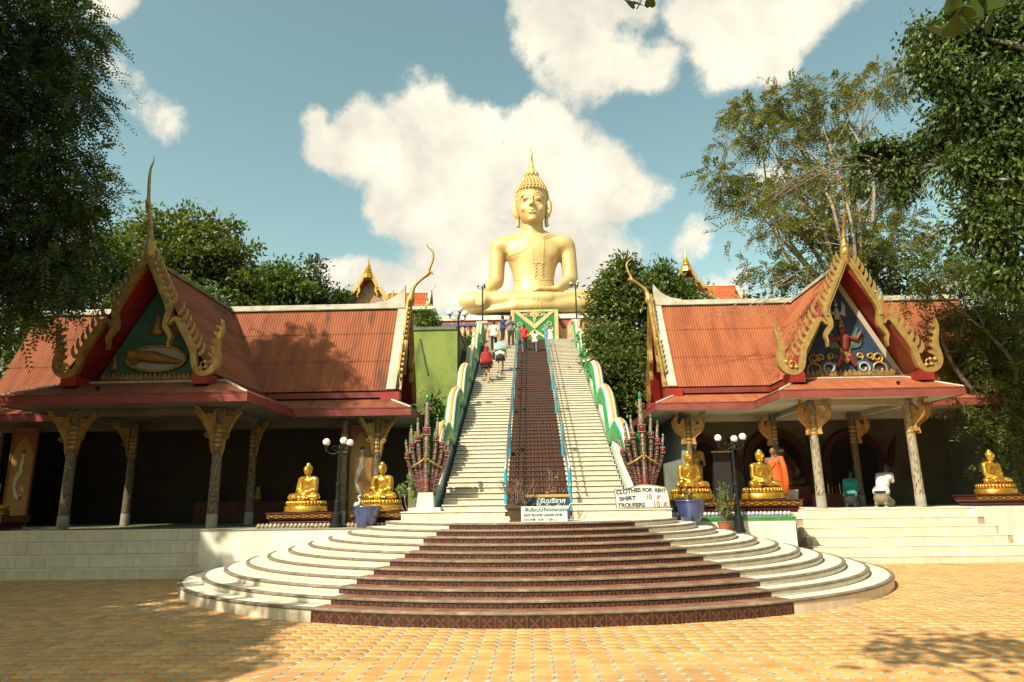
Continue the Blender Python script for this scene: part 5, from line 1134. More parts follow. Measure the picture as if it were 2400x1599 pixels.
sprigs('pot_greenery', 'sprigs of greenery and pale blossoms in the right blue pot', (3.4,16.35,1.56), 7, .28, .2, .06, .03, midleaf, 8, per=12, flowers=(MT['wallwhite'], 3, .02))
redfl = mat('red_petals', (.42,.015,.03), .5, isl=.3); orfl = mat('orange_petals', (.55,.16,.06), .5, isl=.3)
pb = empty('planter', (-.56, 13.95, 1.25), 'dark brown square planter left of the blue donation box', 'planter')
q = MB(); q.loft([[(-.56+a*w, 13.95+b*w, z) for a, b in ((-1,-1),(1,-1),(1,1),(-1,1))] for w, z in ((.15,1.25),(.15,1.28),(.13,1.29),(.20,1.50),(.225,1.51),(.225,1.56),(.19,1.56),(.18,1.5))]); q.build('body', mat('brown_planter', (.075,.045,.02), .6, c2=(.05,.03,.015), ns=5), pb)
drytwig = leafmat('dry_olive_leaf', (.13,.10,.035), (.09,.11,.03), .4)
sprigs('flowering_shrub', 'twiggy shrub with red blossoms in the brown planter', (-.56,13.95,1.5), 40, .62, .46, .035, .016, drytwig, 11, per=10, flowers=(redfl, 7, .028))
sprigs('flower_sprays', 'sparse sprays of orange and red blossoms behind the blue donation box', (.18,14.75,1.4), 9, .95, .5, .05, .022, drytwig, 12, per=5, flowers=(orfl, 9, .03))
# text helper
def text_mesh(s, size, m, parent, name, M4, align='LEFT', ext=.002, xs=1.0, shear=0.0, bold=0.0):
    cu = bpy.data.curves.new('t', 'FONT'); cu.body = s; cu.size = size; cu.extrude = ext; cu.align_x = align; cu.shear = shear; cu.offset = bold
    o = bpy.data.objects.new('t', cu)
    me = scratch_mesh(o); bpy.data.objects.remove(o); bpy.data.curves.remove(cu)
    me.transform(Matrix.Diagonal((xs,1,1,1))); me.transform(M4); me.materials.clear(); me.materials.append(m)
    o = bpy.data.objects.new(name, me); COL.objects.link(o); o.parent = parent; return o
UPR = Matrix.Rotation(PI/2, 4, 'X')
ink = mat('dark_blue_ink', (.03,.04,.07), .5); inkteal = mat('teal_ink', (.02,.15,.20), .5); inkor = mat('orange_ink', (.62,.085,.015), .5); signw = mat('sign_white', (.72,.72,.66), .5, c2=(.64,.62,.54), ns=3)
navy = mat('navy_paint', (.02,.05,.085), .45, c2=(.03,.06,.1), ns=4); chalk = mat('chalk_white', (.62,.63,.60), .7)
# white notice leaning on the steps
ws = empty('notice_board', (-.03, 13.55, 1.25), 'white board reading HOT FLOOR CAN USE SHOES propped before the blue box', 'sign')
q = MB(); q.bev((-.03,13.55,1.255+.14), (.885,.022,.29), .004); q.build('board', signw, ws)
for s, sz, x, z, m_, xs in (('พื้นร้อนไม่ต้องถอดรองเท้า', .088, -.40, 1.445, inkteal, 1.02), ('HOT FLOOR CAN', .064, -.42, 1.355, ink, .98), ('USE SHOES', .064, .07, 1.357, inkteal, .80), ('ON STEP  10.00 - 16.00 น.', .056, -.42, 1.275, inkteal, 1.0)):
    text_mesh(s, sz, m_, ws, 'lettering', Matrix.Translation(Vector((x,13.535,z))-Vector((-.03,13.55,1.25)))@UPR, xs=xs, bold=.002)
# blue donation box with gold-edged lid
db = empty('donation_box', (.06, 14.15, 1.25), 'dark blue donation box with chalky Thai lettering and a wooden lid', 'box')
q = MB(); q.bev((.06,14.2,1.49), (.87,.40,.42), .008); q.build('box', navy, db)
q = MB(); q.bev((.06,14.2,1.735), (.90,.44,.055), .008); q.build('lid', mat('varnished_wood', (.50,.34,.13), .5, c2=(.42,.27,.1), ns=8), db)
for s, sz, x, z in (('ตู้รับบริจาค', .125, -.20, 1.60), ('ค่าน้ำ-ค่าไฟ', .14, -.20, 1.47)):
    text_mesh(s, sz, chalk, db, 'lettering', Matrix.Translation(Vector((x,13.996,z))-Vector((.06,14.15,1.25)))@UPR, xs=1.1, shear=.25, bold=.0035)
# clothes sign with a wavy top
rs_ = empty('rental_sign', (2.17, 15.55, 1.446), 'white wavy-topped board reading CLOTHES FOR RENT with orange prices', 'sign')
top = spline([(1.57,1.865,0),(1.75,1.86,0),(1.95,1.905,0),(2.1,1.955,0),(2.22,1.96,0),(2.45,1.945,0),(2.62,1.91,0),(2.70,1.885,0),(2.755,1.7,0),(2.77,1.47,0)], 4)
poly = [(1.60,1.452)]+[(p.x,p.y) for p in top]
q = MB(); q.prism(poly, lambda a, b, d: (a, d, b), 15.54, 15.56); q.build('board', signw, rs_)
q = MB(); q.tube([(a,15.538,b) for a, b in poly]+[(1.60,15.538,1.452)], .010, 5); q.build('edge', mat('wood_edge', (.25,.15,.06), .7), rs_)
def word(s, x, z, sz, rot, m_, xs=1.0): text_mesh(s, sz, m_, rs_, 'lettering', Matrix.Translation(Vector((x,15.537,z))-Vector((2.17,15.55,1.446)))@UPR@Matrix.Rotation(rot,4,'Z'), xs=xs, bold=.005)
word('CLOTHES', 1.605, 1.755, .125, .10, ink, 1.02); word('FOR', 2.185, 1.80, .115, 0.05, ink, 1.0); word('RENT', 2.455, 1.80, .115, -.07, ink, .84)
word('SHIRT', 1.67, 1.62, .115, .06, ink, 1.2); word('TROUSERS', 1.63, 1.475, .125, .02, ink, 1.0)
word('10', 2.25, 1.645, .15, .02, inkor, .9); word('B', 2.50, 1.64, .12, 0, inkor, 1.0); word('10', 2.40, 1.478, .17, .0, inkor, .9); word('B', 2.64, 1.495, .11, 0, inkor, 1.0)
q = MB(); q.tube([(2.48,15.535,1.63),(2.60,15.535,1.74)], .006, 4); q.tube([(2.625,15.535,1.49),(2.735,15.535,1.585)], .006, 4); q.build('price_strokes', inkor, rs_)
for x in (1.93, 2.66):
    q = MB(); bb = empty('brick', (x,15.46,1.446), ('left' if x < 2 else 'right')+' grey brick holding up the clothes rental sign', 'brick', 'bricks propping the rental sign'); q.bev((x,15.46,1.476), (.19,.10,.058), .006); q.build('block', MT['concrete'], bb)
# ------------------------------------------------------------------ inside the pavilions
pn = MT['golddull']
def panel(x, y, w, z0, z1, label):
    B = empty('painted_panel', (x,y,z0), label, 'panel', 'painted wooden panels')
    q = MB(); q.span(x-w/2, x+w/2, y, y+.05, z0, z1); q.build('board', mat('ochre_board', (.34,.18,.045), .6, c2=(.28,.14,.03), ns=2), B)
    for a, b in ((x-w/2, x-w/2+.04), (x+w/2-.04, x+w/2)): q = MB(); q.span(a, b, y-.02, y-.001, z0, z1); q.build('border', mat('red_border', (.2,.05,.02), .6), B)
    q = MB(); q.prism([(x-w*.42,z1-.05),(x+w*.42,z1-.05),(x+w*.42,z1-.75),(x+w*.3,z1-.5),(x+w*.1,z1-.28),(x,z1-.2),(x-w*.1,z1-.28),(x-w*.3,z1-.5),(x-w*.42,z1-.75)], lambda a, b, d: (a, d, b), y-.012, y-.001); q.build('arch_painting', bpy.data.materials['red_border'], B)
    zc = z0+(z1-z0)*.45; q = MB(); q.prism([(x+.02,zc+.75),(x+.10,zc+.62),(x+.06,zc+.45),(x+.10,zc+.3),(x-.02,zc+.1),(x-.08,zc-.15),(x+.05,zc-.42),(x+.15,zc-.4),(x+.12,zc-.28),(x+.16,zc-.2),(x+.06,zc-.52),(x-.08,zc-.40),(x-.16,zc-.1),(x-.14,zc+.15),(x-.05,zc+.35),(x-.03,zc+.6)], lambda a, b, d: (a, d, b), y-.011, y-.001); q.build('painted_figure', mat('pale_figure', (.50,.46,.38), .7), B)
    q = MB(); q.ell((x+.03,y-.005,zc+.80),(.06,.01,.085),10,8); q.build('painted_head', bpy.data.materials['pale_figure'], B)
    q = MB(); q.ell((x+.03,y-.006,zc+.86),(.07,.012,.06),10,8); q.build('painted_hair', mat('brown_hair_paint', (.1,.03,.015), .7), B)
panel(-5.27, 20.2, .72, 1.1, 3.9, 'ochre painted panel with a pale bowing figure behind the left blue pot')
panel(-15.3, 20.0, .75, 1.1, 3.95, 'ochre painted panel with a pale figure at the left picture edge')
# niches with flame wings in the right hall
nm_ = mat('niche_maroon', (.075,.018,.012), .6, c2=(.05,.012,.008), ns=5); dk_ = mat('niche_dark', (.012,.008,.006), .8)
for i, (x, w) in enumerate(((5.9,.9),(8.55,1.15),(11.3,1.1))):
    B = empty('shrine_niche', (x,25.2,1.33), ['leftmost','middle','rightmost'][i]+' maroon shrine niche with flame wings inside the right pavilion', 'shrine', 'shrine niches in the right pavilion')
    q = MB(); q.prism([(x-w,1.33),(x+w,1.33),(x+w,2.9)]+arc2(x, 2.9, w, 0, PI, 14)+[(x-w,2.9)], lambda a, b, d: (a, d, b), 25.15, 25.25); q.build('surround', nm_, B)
    q = MB(); q.prism([(x-w*.75,1.5),(x+w*.75,1.5),(x+w*.75,2.9)]+arc2(x, 2.9, w*.75, 0, PI, 14)+[(x-w*.75,2.9)], lambda a, b, d: (a, d, b), 25.10, 25.149); q.build('recess', dk_, B)  # raised near-black panel stands in for shade inside the niche
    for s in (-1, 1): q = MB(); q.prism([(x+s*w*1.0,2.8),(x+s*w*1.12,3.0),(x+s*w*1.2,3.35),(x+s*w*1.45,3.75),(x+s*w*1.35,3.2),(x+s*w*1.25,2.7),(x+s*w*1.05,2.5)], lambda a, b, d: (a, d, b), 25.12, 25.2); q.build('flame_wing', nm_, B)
# standing gilded figure and a stout seated figure in the hall
def simple_fig(name, label, parts, m, vox, pos): 
    B = empty(name, pos, label, 'statue'); q = MB()
    for p in parts:
        if len(p) == 4: q.cap(Vector(p[0])+Vector(pos), Vector(p[1])+Vector(pos), p[2], p[3], 10)
        else: q.ell(Vector(p[0])+Vector(pos), p[1], 12, 9)
    blob(q, 'body', m, vox, B, 3); return B
mid_gold = mat('dull_gold_statue', (.34,.22,.06), .4, .5, c2=(.24,.14,.03), ns=5)
sf = simple_fig('standing_statue', 'dim standing gilded statue inside the right pavilion, left of the lamp', [((0,0,1.62),(.11,.12,.15)),((0,.02,1.8),(.06,.06,.06)),((0,0,1.3),(0,0,1.5),.06,.06),((-.16,0,1.33),(.16,0,1.33),.09,.09),((0,0,1.2),(.21,.13,.22)),((0,0,.9),(.18,.12,.3)),((-.1,0,.85),(-.11,0,.1),.13,.08),((.1,0,.85),(.11,0,.1),.13,.08),((-.24,0,1.32),(-.27,-.02,.95),.065,.05),((-.27,-.02,.95),(-.22,-.12,.7),.05,.04),((.24,0,1.32),(.27,-.02,.95),.065,.05),((.27,-.02,.95),(.22,-.22,1.05),.05,.04),((-.11,-.08,.05),(-.11,.08,.05),.06,.06),((.11,-.08,.05),(.11,.08,.05),.06,.06)], mid_gold, .022, (5.05,22.6,1.75))
q = MB(); q.span(4.6,5.5,22.3,23,1.33,1.75); q.build('plinth', BEN_M, sf)
ff = simple_fig('stout_statue', 'dark stout smiling seated statue in the middle niche of the right pavilion', [((0,0,1.15),(.27,.25,.27)),((0,.02,.55),(.55,.42,.5)),((0,-.1,.5),(.48,.42,.4)),((-.35,.0,.85),(-.5,-.2,.5),.17,.14),((.35,.0,.85),(.5,-.2,.5),.17,.14),((-.2,0,.15),(-.6,-.25,.15),.2,.17),((.2,0,.15),(.6,-.25,.15),.2,.17),((-.55,-.3,.12),(.2,-.45,.1),.15,.12),((.55,-.3,.12),(-.2,-.45,.1),.15,.12),((-.28,0,1.1),(-.3,0,.98),.05,.06),((.28,0,1.1),(.3,0,.98),.05,.06)], mat('bronze_dark', (.16,.085,.035), .4, .4, c2=(.1,.05,.02), ns=6), .035, (8.35,24.3,2.0))
q = MB(); q.ell((8.35,24.05,3.22),(.13,.03,.06),10,6); q.build('pale_grin', MT['cream'], ff, smooth=True); q = MB(); q.span(7.6,9.1,23.7,24.8,1.33,2.0); q.build('plinth', BEN_M, ff)
ob = empty('offering_board', (5.85,22.4,1.33), 'dark framed offering cabinet beside the standing statue in the right pavilion', 'cabinet'); q = MB(); q.span(5.6,6.15,22.5,22.8,1.4,3.1); q.build('cabinet', dk_, ob); q = MB(); q.span(5.55,6.2,22.47,22.499,1.35,1.42); q.span(5.55,6.2,22.47,22.499,3.08,3.13); q.build('trim', MT['golddull'], ob)
pot(7.15, 20.2, 1.33, .19, .52, 'stone_urn', 'grey stone urn beside the near column of the right pavilion', MT['concrete'], 'urn')
vs_t = empty('offering_table', (9.3,22.2,1.33), 'low dark offering table with candles inside the right pavilion', 'table'); q = MB(); q.span(8.7,9.9,22.1,22.7,1.33,1.72); q.build('table', BEN_M, vs_t)
for i in range(9): q = MB(); q.lathe([(.012,1.721),(.012,1.9+.06*(i%3)),(.003,1.93+.06*(i%3))], 6, (8.8+.12*i,22.2,0)); q.build('candle', (MT['terracotta'], MT['red'], MT['cream'])[i%3], vs_t)
# dim altar in the left hall
al = empty('altar', (-9.6,22.6,1.1), 'dim altar with small vases in the dark left pavilion', 'altar'); q = MB(); q.span(-11.2,-5.6,22.4,23.2,1.1,1.75); q.build('table', nm_, al)
for i, x in enumerate((-10.6,-9.2,-7.9,-7.3,-6.4)): q = MB(); q.lathe([(.09,1.751),(.13,1.85),(.1,2.0),(.05,2.1),(.1,2.2),(.08,2.22)], 12, (x,22.6,0)); q.build('vase', (MT['cream'], MT['golddull'])[i%2], al, smooth=True)
# ------------------------------------------------------------------ people
SKIN = mat('skin', (.36,.19,.105), .55, c2=(.30,.15,.08), ns=6); SKIND = mat('skin_brown', (.20,.095,.05), .55, c2=(.16,.07,.035), ns=6); SKINP = mat('skin_pale', (.50,.31,.20), .55)
HAIRB = mat('black_hair', (.012,.010,.009), .5); HAIRL = mat('light_brown_hair', (.30,.19,.09), .6); SHOE = mat('dark_shoe', (.02,.018,.016), .6)
def cloth(n, c, c2=None, ns=9): return mat(n, c, .85, c2=c2 or tuple(v*.8 for v in c), ns=ns, bump=.25, bs=18)
def hand(mb, ex, w, d, s=1.0, curl=.5, side=1):
    """palm into mb, five separate bent fingers into ex; w wrist, d direction"""
    d = Vector(d).normalized(); u = d.cross(Vector((0,1,0))); u = u.normalized() if u.length > .1 else Vector((1,0,0)); nn = u.cross(d); w = Vector(w)
    mb.cap(w, w+d*.065*s, .024*s, .032*s, 8)
    for i, L_ in enumerate((.062,.075,.08,.07)):
        b = w+d*.085*s+u*(i-1.5)*.019*s; k = b+d*L_*.5*s; ex.tube([b, k, k+(d*(1-curl)+nn*curl*side)*L_*.5*s], [.0085*s,.008*s,.006*s], 5)
    b = w+d*.03*s-u*.034*s; k = b+(d*.6-u*.6)*.04*s; ex.tube([b, k, k+(d*.9+nn*.3*side)*.03*s], [.010*s,.009*s,.007*s], 5)
def person(label, loc, rz, H, skin, top, bottom, hair, legs, arms, sleeve=.5, skirt=None, cape=None, hood=None, lean=0.0, shoe=SHOE, group='visitors climbing the staircase', coat=None, hairshape=None, extras=None, head_turn=(0,0,0)):
    s = H/1.7; P = empty('person', (0,0,0), label, 'person', group); S = lambda v: Vector(v)*s
    hip = .90; q = MB(); ex = MB(); L0 = lean
    def up(v): return Vector((v[0], v[1]+L0*(v[2]-hip), v[2]))
    tor = [((-.07,0,.95),(.07,0,.95),.12,.12), ((0,0,.95),(0,.0,1.2),.14,.135), ((-.09,0,1.28),(.09,0,1.28),.125,.125), ((-.14,0,1.36),(.14,0,1.36),.065,.065)]
    for a, b, r0, r1 in tor: q.cap(S(up(a)), S(up(b)), r0*s, r1*s, 12)
    q.cap(S(up((0,0,1.38))), S(up((0,.01,1.5))), .055*s, .05*s, 10)
    hc = up((0,.015,1.585)); hx, hy, hz = head_turn
    q.ell(S(hc), (.076*s,.094*s,.112*s), 14, 10); q.ell(S(hc+Vector((hx*.03,.03+hy*.03,-.055))), (.055*s,.06*s,.06*s), 10, 8)
    f = Vector((hx, 1.0+hy, hz)).normalized(); rt = Vector((f.y,-f.x,0)).normalized()
    q.cap(S(hc+f*.088+Vector((0,0,.01))), S(hc+f*.106+Vector((0,0,-.03))), .011*s, .017*s, 6)
    ex.tube([S(hc+f*.094-rt*.025+Vector((0,0,-.062))), S(hc+f*.1+Vector((0,0,-.065))), S(hc+f*.094+rt*.025+Vector((0,0,-.062)))], .006*s, 5)
    for sg in (-1, 1): q.ell(S(hc+rt*sg*.078), (.014*s,.022*s,.03*s), 8, 6); ex.ell(S(hc+f*.086+rt*sg*.032+Vector((0,0,.012))), .011*s, 6, 5)
    for sg, (kn, an, ft) in zip((-1,1), legs):
        h_ = (sg*.085,0,.9); q.cap(S(h_), S(kn), .085*s, .058*s, 10); q.cap(S(kn), S(an), .056*s, .036*s, 10); q.cap(S(an), S((an[0], an[1]+ft, an[2]-.045)), .036*s, .028*s, 8)
    for sg, (el, wr) in zip((-1,1), arms):
        sh = up((sg*.185,0,1.37)); el, wr = up(el), up(wr); q.cap(S(sh), S(el), .05*s, .039*s, 10); q.cap(S(el), S(wr), .038*s, .026*s, 10); hand(q, ex, S(wr), wr-el, s)
    body = blob(q, 'body', skin, .017, P, 3, extra=ex)
    if top:
        q = MB()
        for a, b, r0, r1 in tor: q.cap(S(up(a)), S(up(b)), (r0+.02)*s, (r1+.02)*s, 12)
        q.cap(S(up((-.1,0,.90))), S(up((.1,0,.90))), .135*s, .135*s, 10)
        for sg, (el, wr) in zip((-1,1), arms):
            sh = up((sg*.175,0,1.37)); el, wr = up(el), up(wr); e2 = sh+(el-sh)*min(1, sleeve*1.4); q.cap(S(sh), S(e2), .07*s, .06*s, 10)
            if sleeve > .8: q.cap(S(el), S(el+(wr-el)*.9), .056*s, .045*s, 10)
        blob(q, 'shirt', top, .018, body, 3)
    if bottom:
        q = MB(); q.cap(S((-.07,0,.93)), S((.07,0,.93)), .135*s, .135*s, 12)
        for sg, (kn, an, ft) in zip((-1,1), legs): q.cap(S((sg*.085,0,.9)), S(kn), .105*s, .078*s, 10); q.cap(S(kn), S((an[0],an[1],an[2]+.02)), .076*s, .062*s, 10)
        blob(q, 'trousers', bottom, .018, body, 3)
    if skirt:
        m_, zl, wd = skirt; q = MB(); n = 24; rings = []
        for z, r in ((1.0,.145),(.9,.165),((zl+.9)/2,.165+wd*.5),(zl,.165+wd)): rings.append([S((r*(1+.06*math.sin(5*2*PI*j/n)*(z<.9))*math.cos(2*PI*j/n), .85*r*(1+.06*math.sin(5*2*PI*j/n)*(z<.9))*math.sin(2*PI*j/n), z)) for j in range(n)])
        q.loft(rings); q.build('skirt', m_, body, smooth=True)
    if cape:
        m_, zl, wd = cape; q = MB(); n = 26; rings = []
        for z, r in ((1.50,.07),(1.46,.12),(1.40,.22),(1.25,.235),((zl+1.25)/2,.24+wd*.4),(zl,.25+wd)): rings.append([S(up((r*(1+.05*math.sin(7*2*PI*j/n)*(z<1.3))*math.cos(2*PI*j/n), .72*r*math.sin(2*PI*j/n)+.01, z+.02*math.sin(3*2*PI*j/n)*(z<1.3)))) for j in range(n)])
        q.loft(rings); q.build('towel', m_, body, smooth=True)
    if hood:
        q = MB(); q.ell(S(hc+Vector((0,-.015,.012))), (.10*s,.105*s,.128*s), 14, 10); q.cap(S(hc+Vector((0,-.05,-.06))), S(hc+Vector((0,-.06,-.14))), .08*s, .1*s, 10); blob(q, 'head_scarf', hood, .016, body, 3)
    elif hair:
        q = MB(); q.ell(S(hc+Vector((0,-.018,.03))), (.086*s,.096*s,.098*s), 14, 10); q.ell(S(hc-f*.045+Vector((0,0,-.03))), (.076*s,.062*s,.085*s), 12, 8)
        if hairshape == 'bun': q.ell(S(hc+Vector((0,-.06,.10))), (.05*s,.05*s,.045*s), 10, 8)
        if hairshape == 'long': q.cap(S(hc+Vector((0,-.06,-.02))), S(hc+Vector((0,-.075,-.17))), .07*s, .05*s, 10)
        blob(q, 'hair', hair, .014, body, 2)
    if shoe:
        for sg, (kn, an, ft) in zip((-1,1), legs): q = MB(); q.cap(S((an[0],an[1]-.02*(1 if ft > 0 else -1),an[2]-.05)), S((an[0],an[1]+ft*1.25,an[2]-.06)), .042*s, .036*s, 8); q.build('shoe', shoe, body, smooth=True)
    if extras: extras(P, S, up)
    P.location = loc; P.rotation_euler = (0,0,rz); return P
def on_stair(x, y): k = math.floor((y-Y0)/RUN); return (x, Y0+RUN*(k+.35), Z0+RISE*(k+1)+.003)
SR_, ST_ = .08, .138
def climb(H, first=1):
    s = H/1.7; a, b = RUN/s, RISE/s
    L = [((-.1,.03,.50),(-.1,-.04,.09),.12), ((.1,.26,.62),(.1,a*.92,.09+b),.12)]
    return L if first == 1 else [((-.1,.26,.62),(-.1,a*.92,.09+b),.12), ((.1,.03,.50),(.1,-.04,.09),.12)]
STAND = [((-.1,.015,.5),(-.11,-.01,.09),.12), ((.1,.015,.5),(.11,-.01,.09),.12)]
SWING = [((-.26,.04,1.12),(-.25,.16,.90)), ((.26,-.06,1.12),(.27,-.04,.88))]
HANG = [((-.25,-.02,1.12),(-.26,.06,.88)), ((.25,-.02,1.12),(.26,.06,.88))]
jeans = cloth('faded_jeans', (.09,.12,.15), (.14,.17,.19)); blk = cloth('black_cloth', (.018,.018,.02)); white_c = cloth('white_shirt', (.72,.69,.60), (.64,.60,.50)); redc = cloth('red_cloth', (.48,.03,.018)); darkred = cloth('deep_red_towel', (.30,.018,.02)); aqua = cloth('aqua_towel', (.22,.42,.38), (.30,.48,.43)); bluec = cloth('navy_shirt', (.03,.05,.14)); greyc = cloth('grey_print_shirt', (.24,.25,.24), (.10,.11,.11), 26)
person('man in a white shirt and black trousers climbing on the left near the stair top', on_stair(-2.05,33.8), .05, 1.64, SKIND, white_c, blk, HAIRB, climb(1.64), SWING, .55, lean=.10)
person('woman wrapped in a deep red towel and head scarf climbing at the left edge', on_stair(-2.02,27.2), -.05, 1.55, SKINP, darkred, None, None, climb(1.55,2), HANG, .6, skirt=(blk,.70,.08), cape=(darkred,.86,.06), hood=darkred, lean=.08)
def bag(P, S, up):
    q = MB(); q.bev(S((-.30,-.02,.82)), (.10*S((1,0,0)).x/.001*.001, .24*S((1,0,0)).x, .30*S((1,0,0)).x), .02); q.build('shoulder_bag', blk, P)
person('woman with an aqua towel over her shoulders and a black skirt climbing on the left', on_stair(-1.52,29.0), .0, 1.64, SKINP, white_c, None, HAIRL, climb(1.64), HANG, .5, skirt=(cloth('charcoal_skirt', (.03,.035,.03)),.62,.07), cape=(aqua,1.06,.03), lean=.10, hairshape='bun', extras=bag)
person('man in a navy shirt standing sideways at the stair top', (-1.75,37.5,10.283), -1.1, 1.66, SKIND, bluec, blk, HAIRB, STAND, [((-.22,.12,1.14),(-.1,.26,1.2)), ((.24,.04,1.12),(.2,.2,.98))], .5)
person('man in a grey print shirt and dark trousers holding a camera to his chest', on_stair(-1.22,35.2), PI+.1, 1.66, SKIND, greyc, cloth('dark_grey_trousers', (.035,.035,.033)), HAIRB, STAND, [((-.27,.06,1.15),(-.05,.2,1.28)), ((.27,.06,1.15),(.05,.2,1.27))], .55)
person('person in a bright red top and faded jeans walking up the brown strip', on_stair(-.50,33.5), .03, 1.46, SKIND, redc, jeans, HAIRB, climb(1.46), SWING, .6, lean=.08, shoe=cloth('white_shoe', (.6,.58,.52)), hairshape='long')
person('child in a white top and jeans walking up the brown strip', on_stair(.03,33.3), 0, 1.16, SKIND, white_c, jeans, HAIRB, climb(1.16,2), HANG, .3, lean=.06)
person('girl in a white dress standing at the right of the stair top', (.98,38.1,10.283), PI-.2, 1.12, SKIN, white_c, None, HAIRB, STAND, [((-.26,.1,1.15),(-.16,.2,1.3)), ((.25,.0,1.12),(.27,.08,.9))], .4, skirt=(white_c,.45,.14))
# monk in an orange robe
org = cloth('orange_robe', (.68,.11,.012), (.58,.085,.01), 12)
def monk_extra(P, S, up):
    q = MB(); n = 28; rings = []
    for z, r in ((.10,.25),(.5,.235),(.85,.21),(1.0,.195),(1.15,.185),(1.25,.19),(1.33,.185)):
        rings.append([S((r*(1+.07*math.sin(9*2*PI*j/n+z*3))*math.cos(2*PI*j/n), .78*r*(1+.05*math.sin(9*2*PI*j/n+z*3))*math.sin(2*PI*j/n), z+(.10*math.cos(2*PI*j/n) if z > 1.2 else 0))) for j in range(n)])
    q.loft(rings); ro = q.build('robe', org, P, smooth=True)
    q = MB(); q.tube([S((.17,.02,1.42)), S((.05,-.13,1.25)), S((-.12,-.16,1.05)), S((-.2,-.06,.9))], [.05*S((1,0,0)).x]*4, 8); q.tube([S((.2,.02,1.43)), S((.27,-.02,1.15)), S((.29,0,.8)), S((.26,.02,.35))], [.06,.075,.08,.06], 8); q.build('sash', org, ro, smooth=True)
person('monk in a bright orange robe standing behind the right golden statue', (6.42,19.32,1.334), -.55, 1.66, SKIND, None, None, None, STAND, [((-.26,-.02,1.13),(-.22,.14,1.0)), ((.25,.0,1.13),(.2,.16,1.02))], extras=monk_extra, shoe=None, group='people at the right pavilion')
# kneeling worshippers: legs folded under, backs to the camera
KNEEL = [((-.15,.34,.545),(-.13,-.12,.52),-.1), ((.15,.34,.545),(.13,-.12,.52),-.1)]
def kneel_extra(col, tp):
    def fn_(P, S, up):
        q = MB(); q.ell(S((0,-.06,.70)), tuple(S((.21,.20,.17))), 14, 10); [q.cap(S((s_*.1,-.02,.70)), S((s_*.15,.32,.60)), S((.12,0,0)).x, S((.09,0,0)).x, 10) for s_ in (-1,1)]; [q.cap(S((s_*.14,.3,.57)), S((s_*.12,-.14,.56)), S((.075,0,0)).x, S((.06,0,0)).x, 10) for s_ in (-1,1)]
        blob(q, 'folded_legs', col, .018, P, 3)
        q = MB(); q.ell(S(up((0,-.02,1.12))), tuple(S((.19,.15,.22))), 14, 10); blob(q, 'shirt_back', tp, .02, P, 3)
        q = MB(); q.tube([S(up((.16,-.08,1.40))), S(up((.02,-.20,1.2))), S(up((-.15,-.17,.98)))], .014, 5); q.build('bag_strap', blk, P)
        q = MB(); q.lathe([(S((.185,0,0)).x,0),(S((.19,0,0)).x,.03),(S((.185,0,0)).x,.06)], 16, S((0,-.02,.86)), sy=.95); q.build('belt', blk, P)
    return fn_
kh = cloth('khaki_trousers', (.20,.17,.10)); pw_ = cloth('pinkish_white_shirt', (.60,.54,.52)); tl_c = cloth('teal_shirt', (.03,.26,.22))
person('kneeling worshipper in a white shirt bowing inside the right pavilion', (9.85,20.55,1.334-.475), -.75, 1.72, SKIND, pw_, None, HAIRB, KNEEL, [((-.2,.18,1.15),(-.06,.34,1.2)), ((.2,.18,1.15),(.06,.34,1.2))], .6, lean=1.05, shoe=cloth('white_sock', (.6,.58,.54)), extras=kneel_extra(kh, pw_), group='people at the right pavilion')
person('worshipper in a teal shirt bowing low beside the offering table', (9.2,21.1,1.334-.42), -.5, 1.5, SKIND, tl_c, None, HAIRB, KNEEL, [((-.2,.25,1.0),(-.08,.42,1.0)), ((.2,.25,1.0),(.08,.42,1.0))], .6, lean=1.6, extras=kneel_extra(blk, tl_c), group='people at the right pavilion')

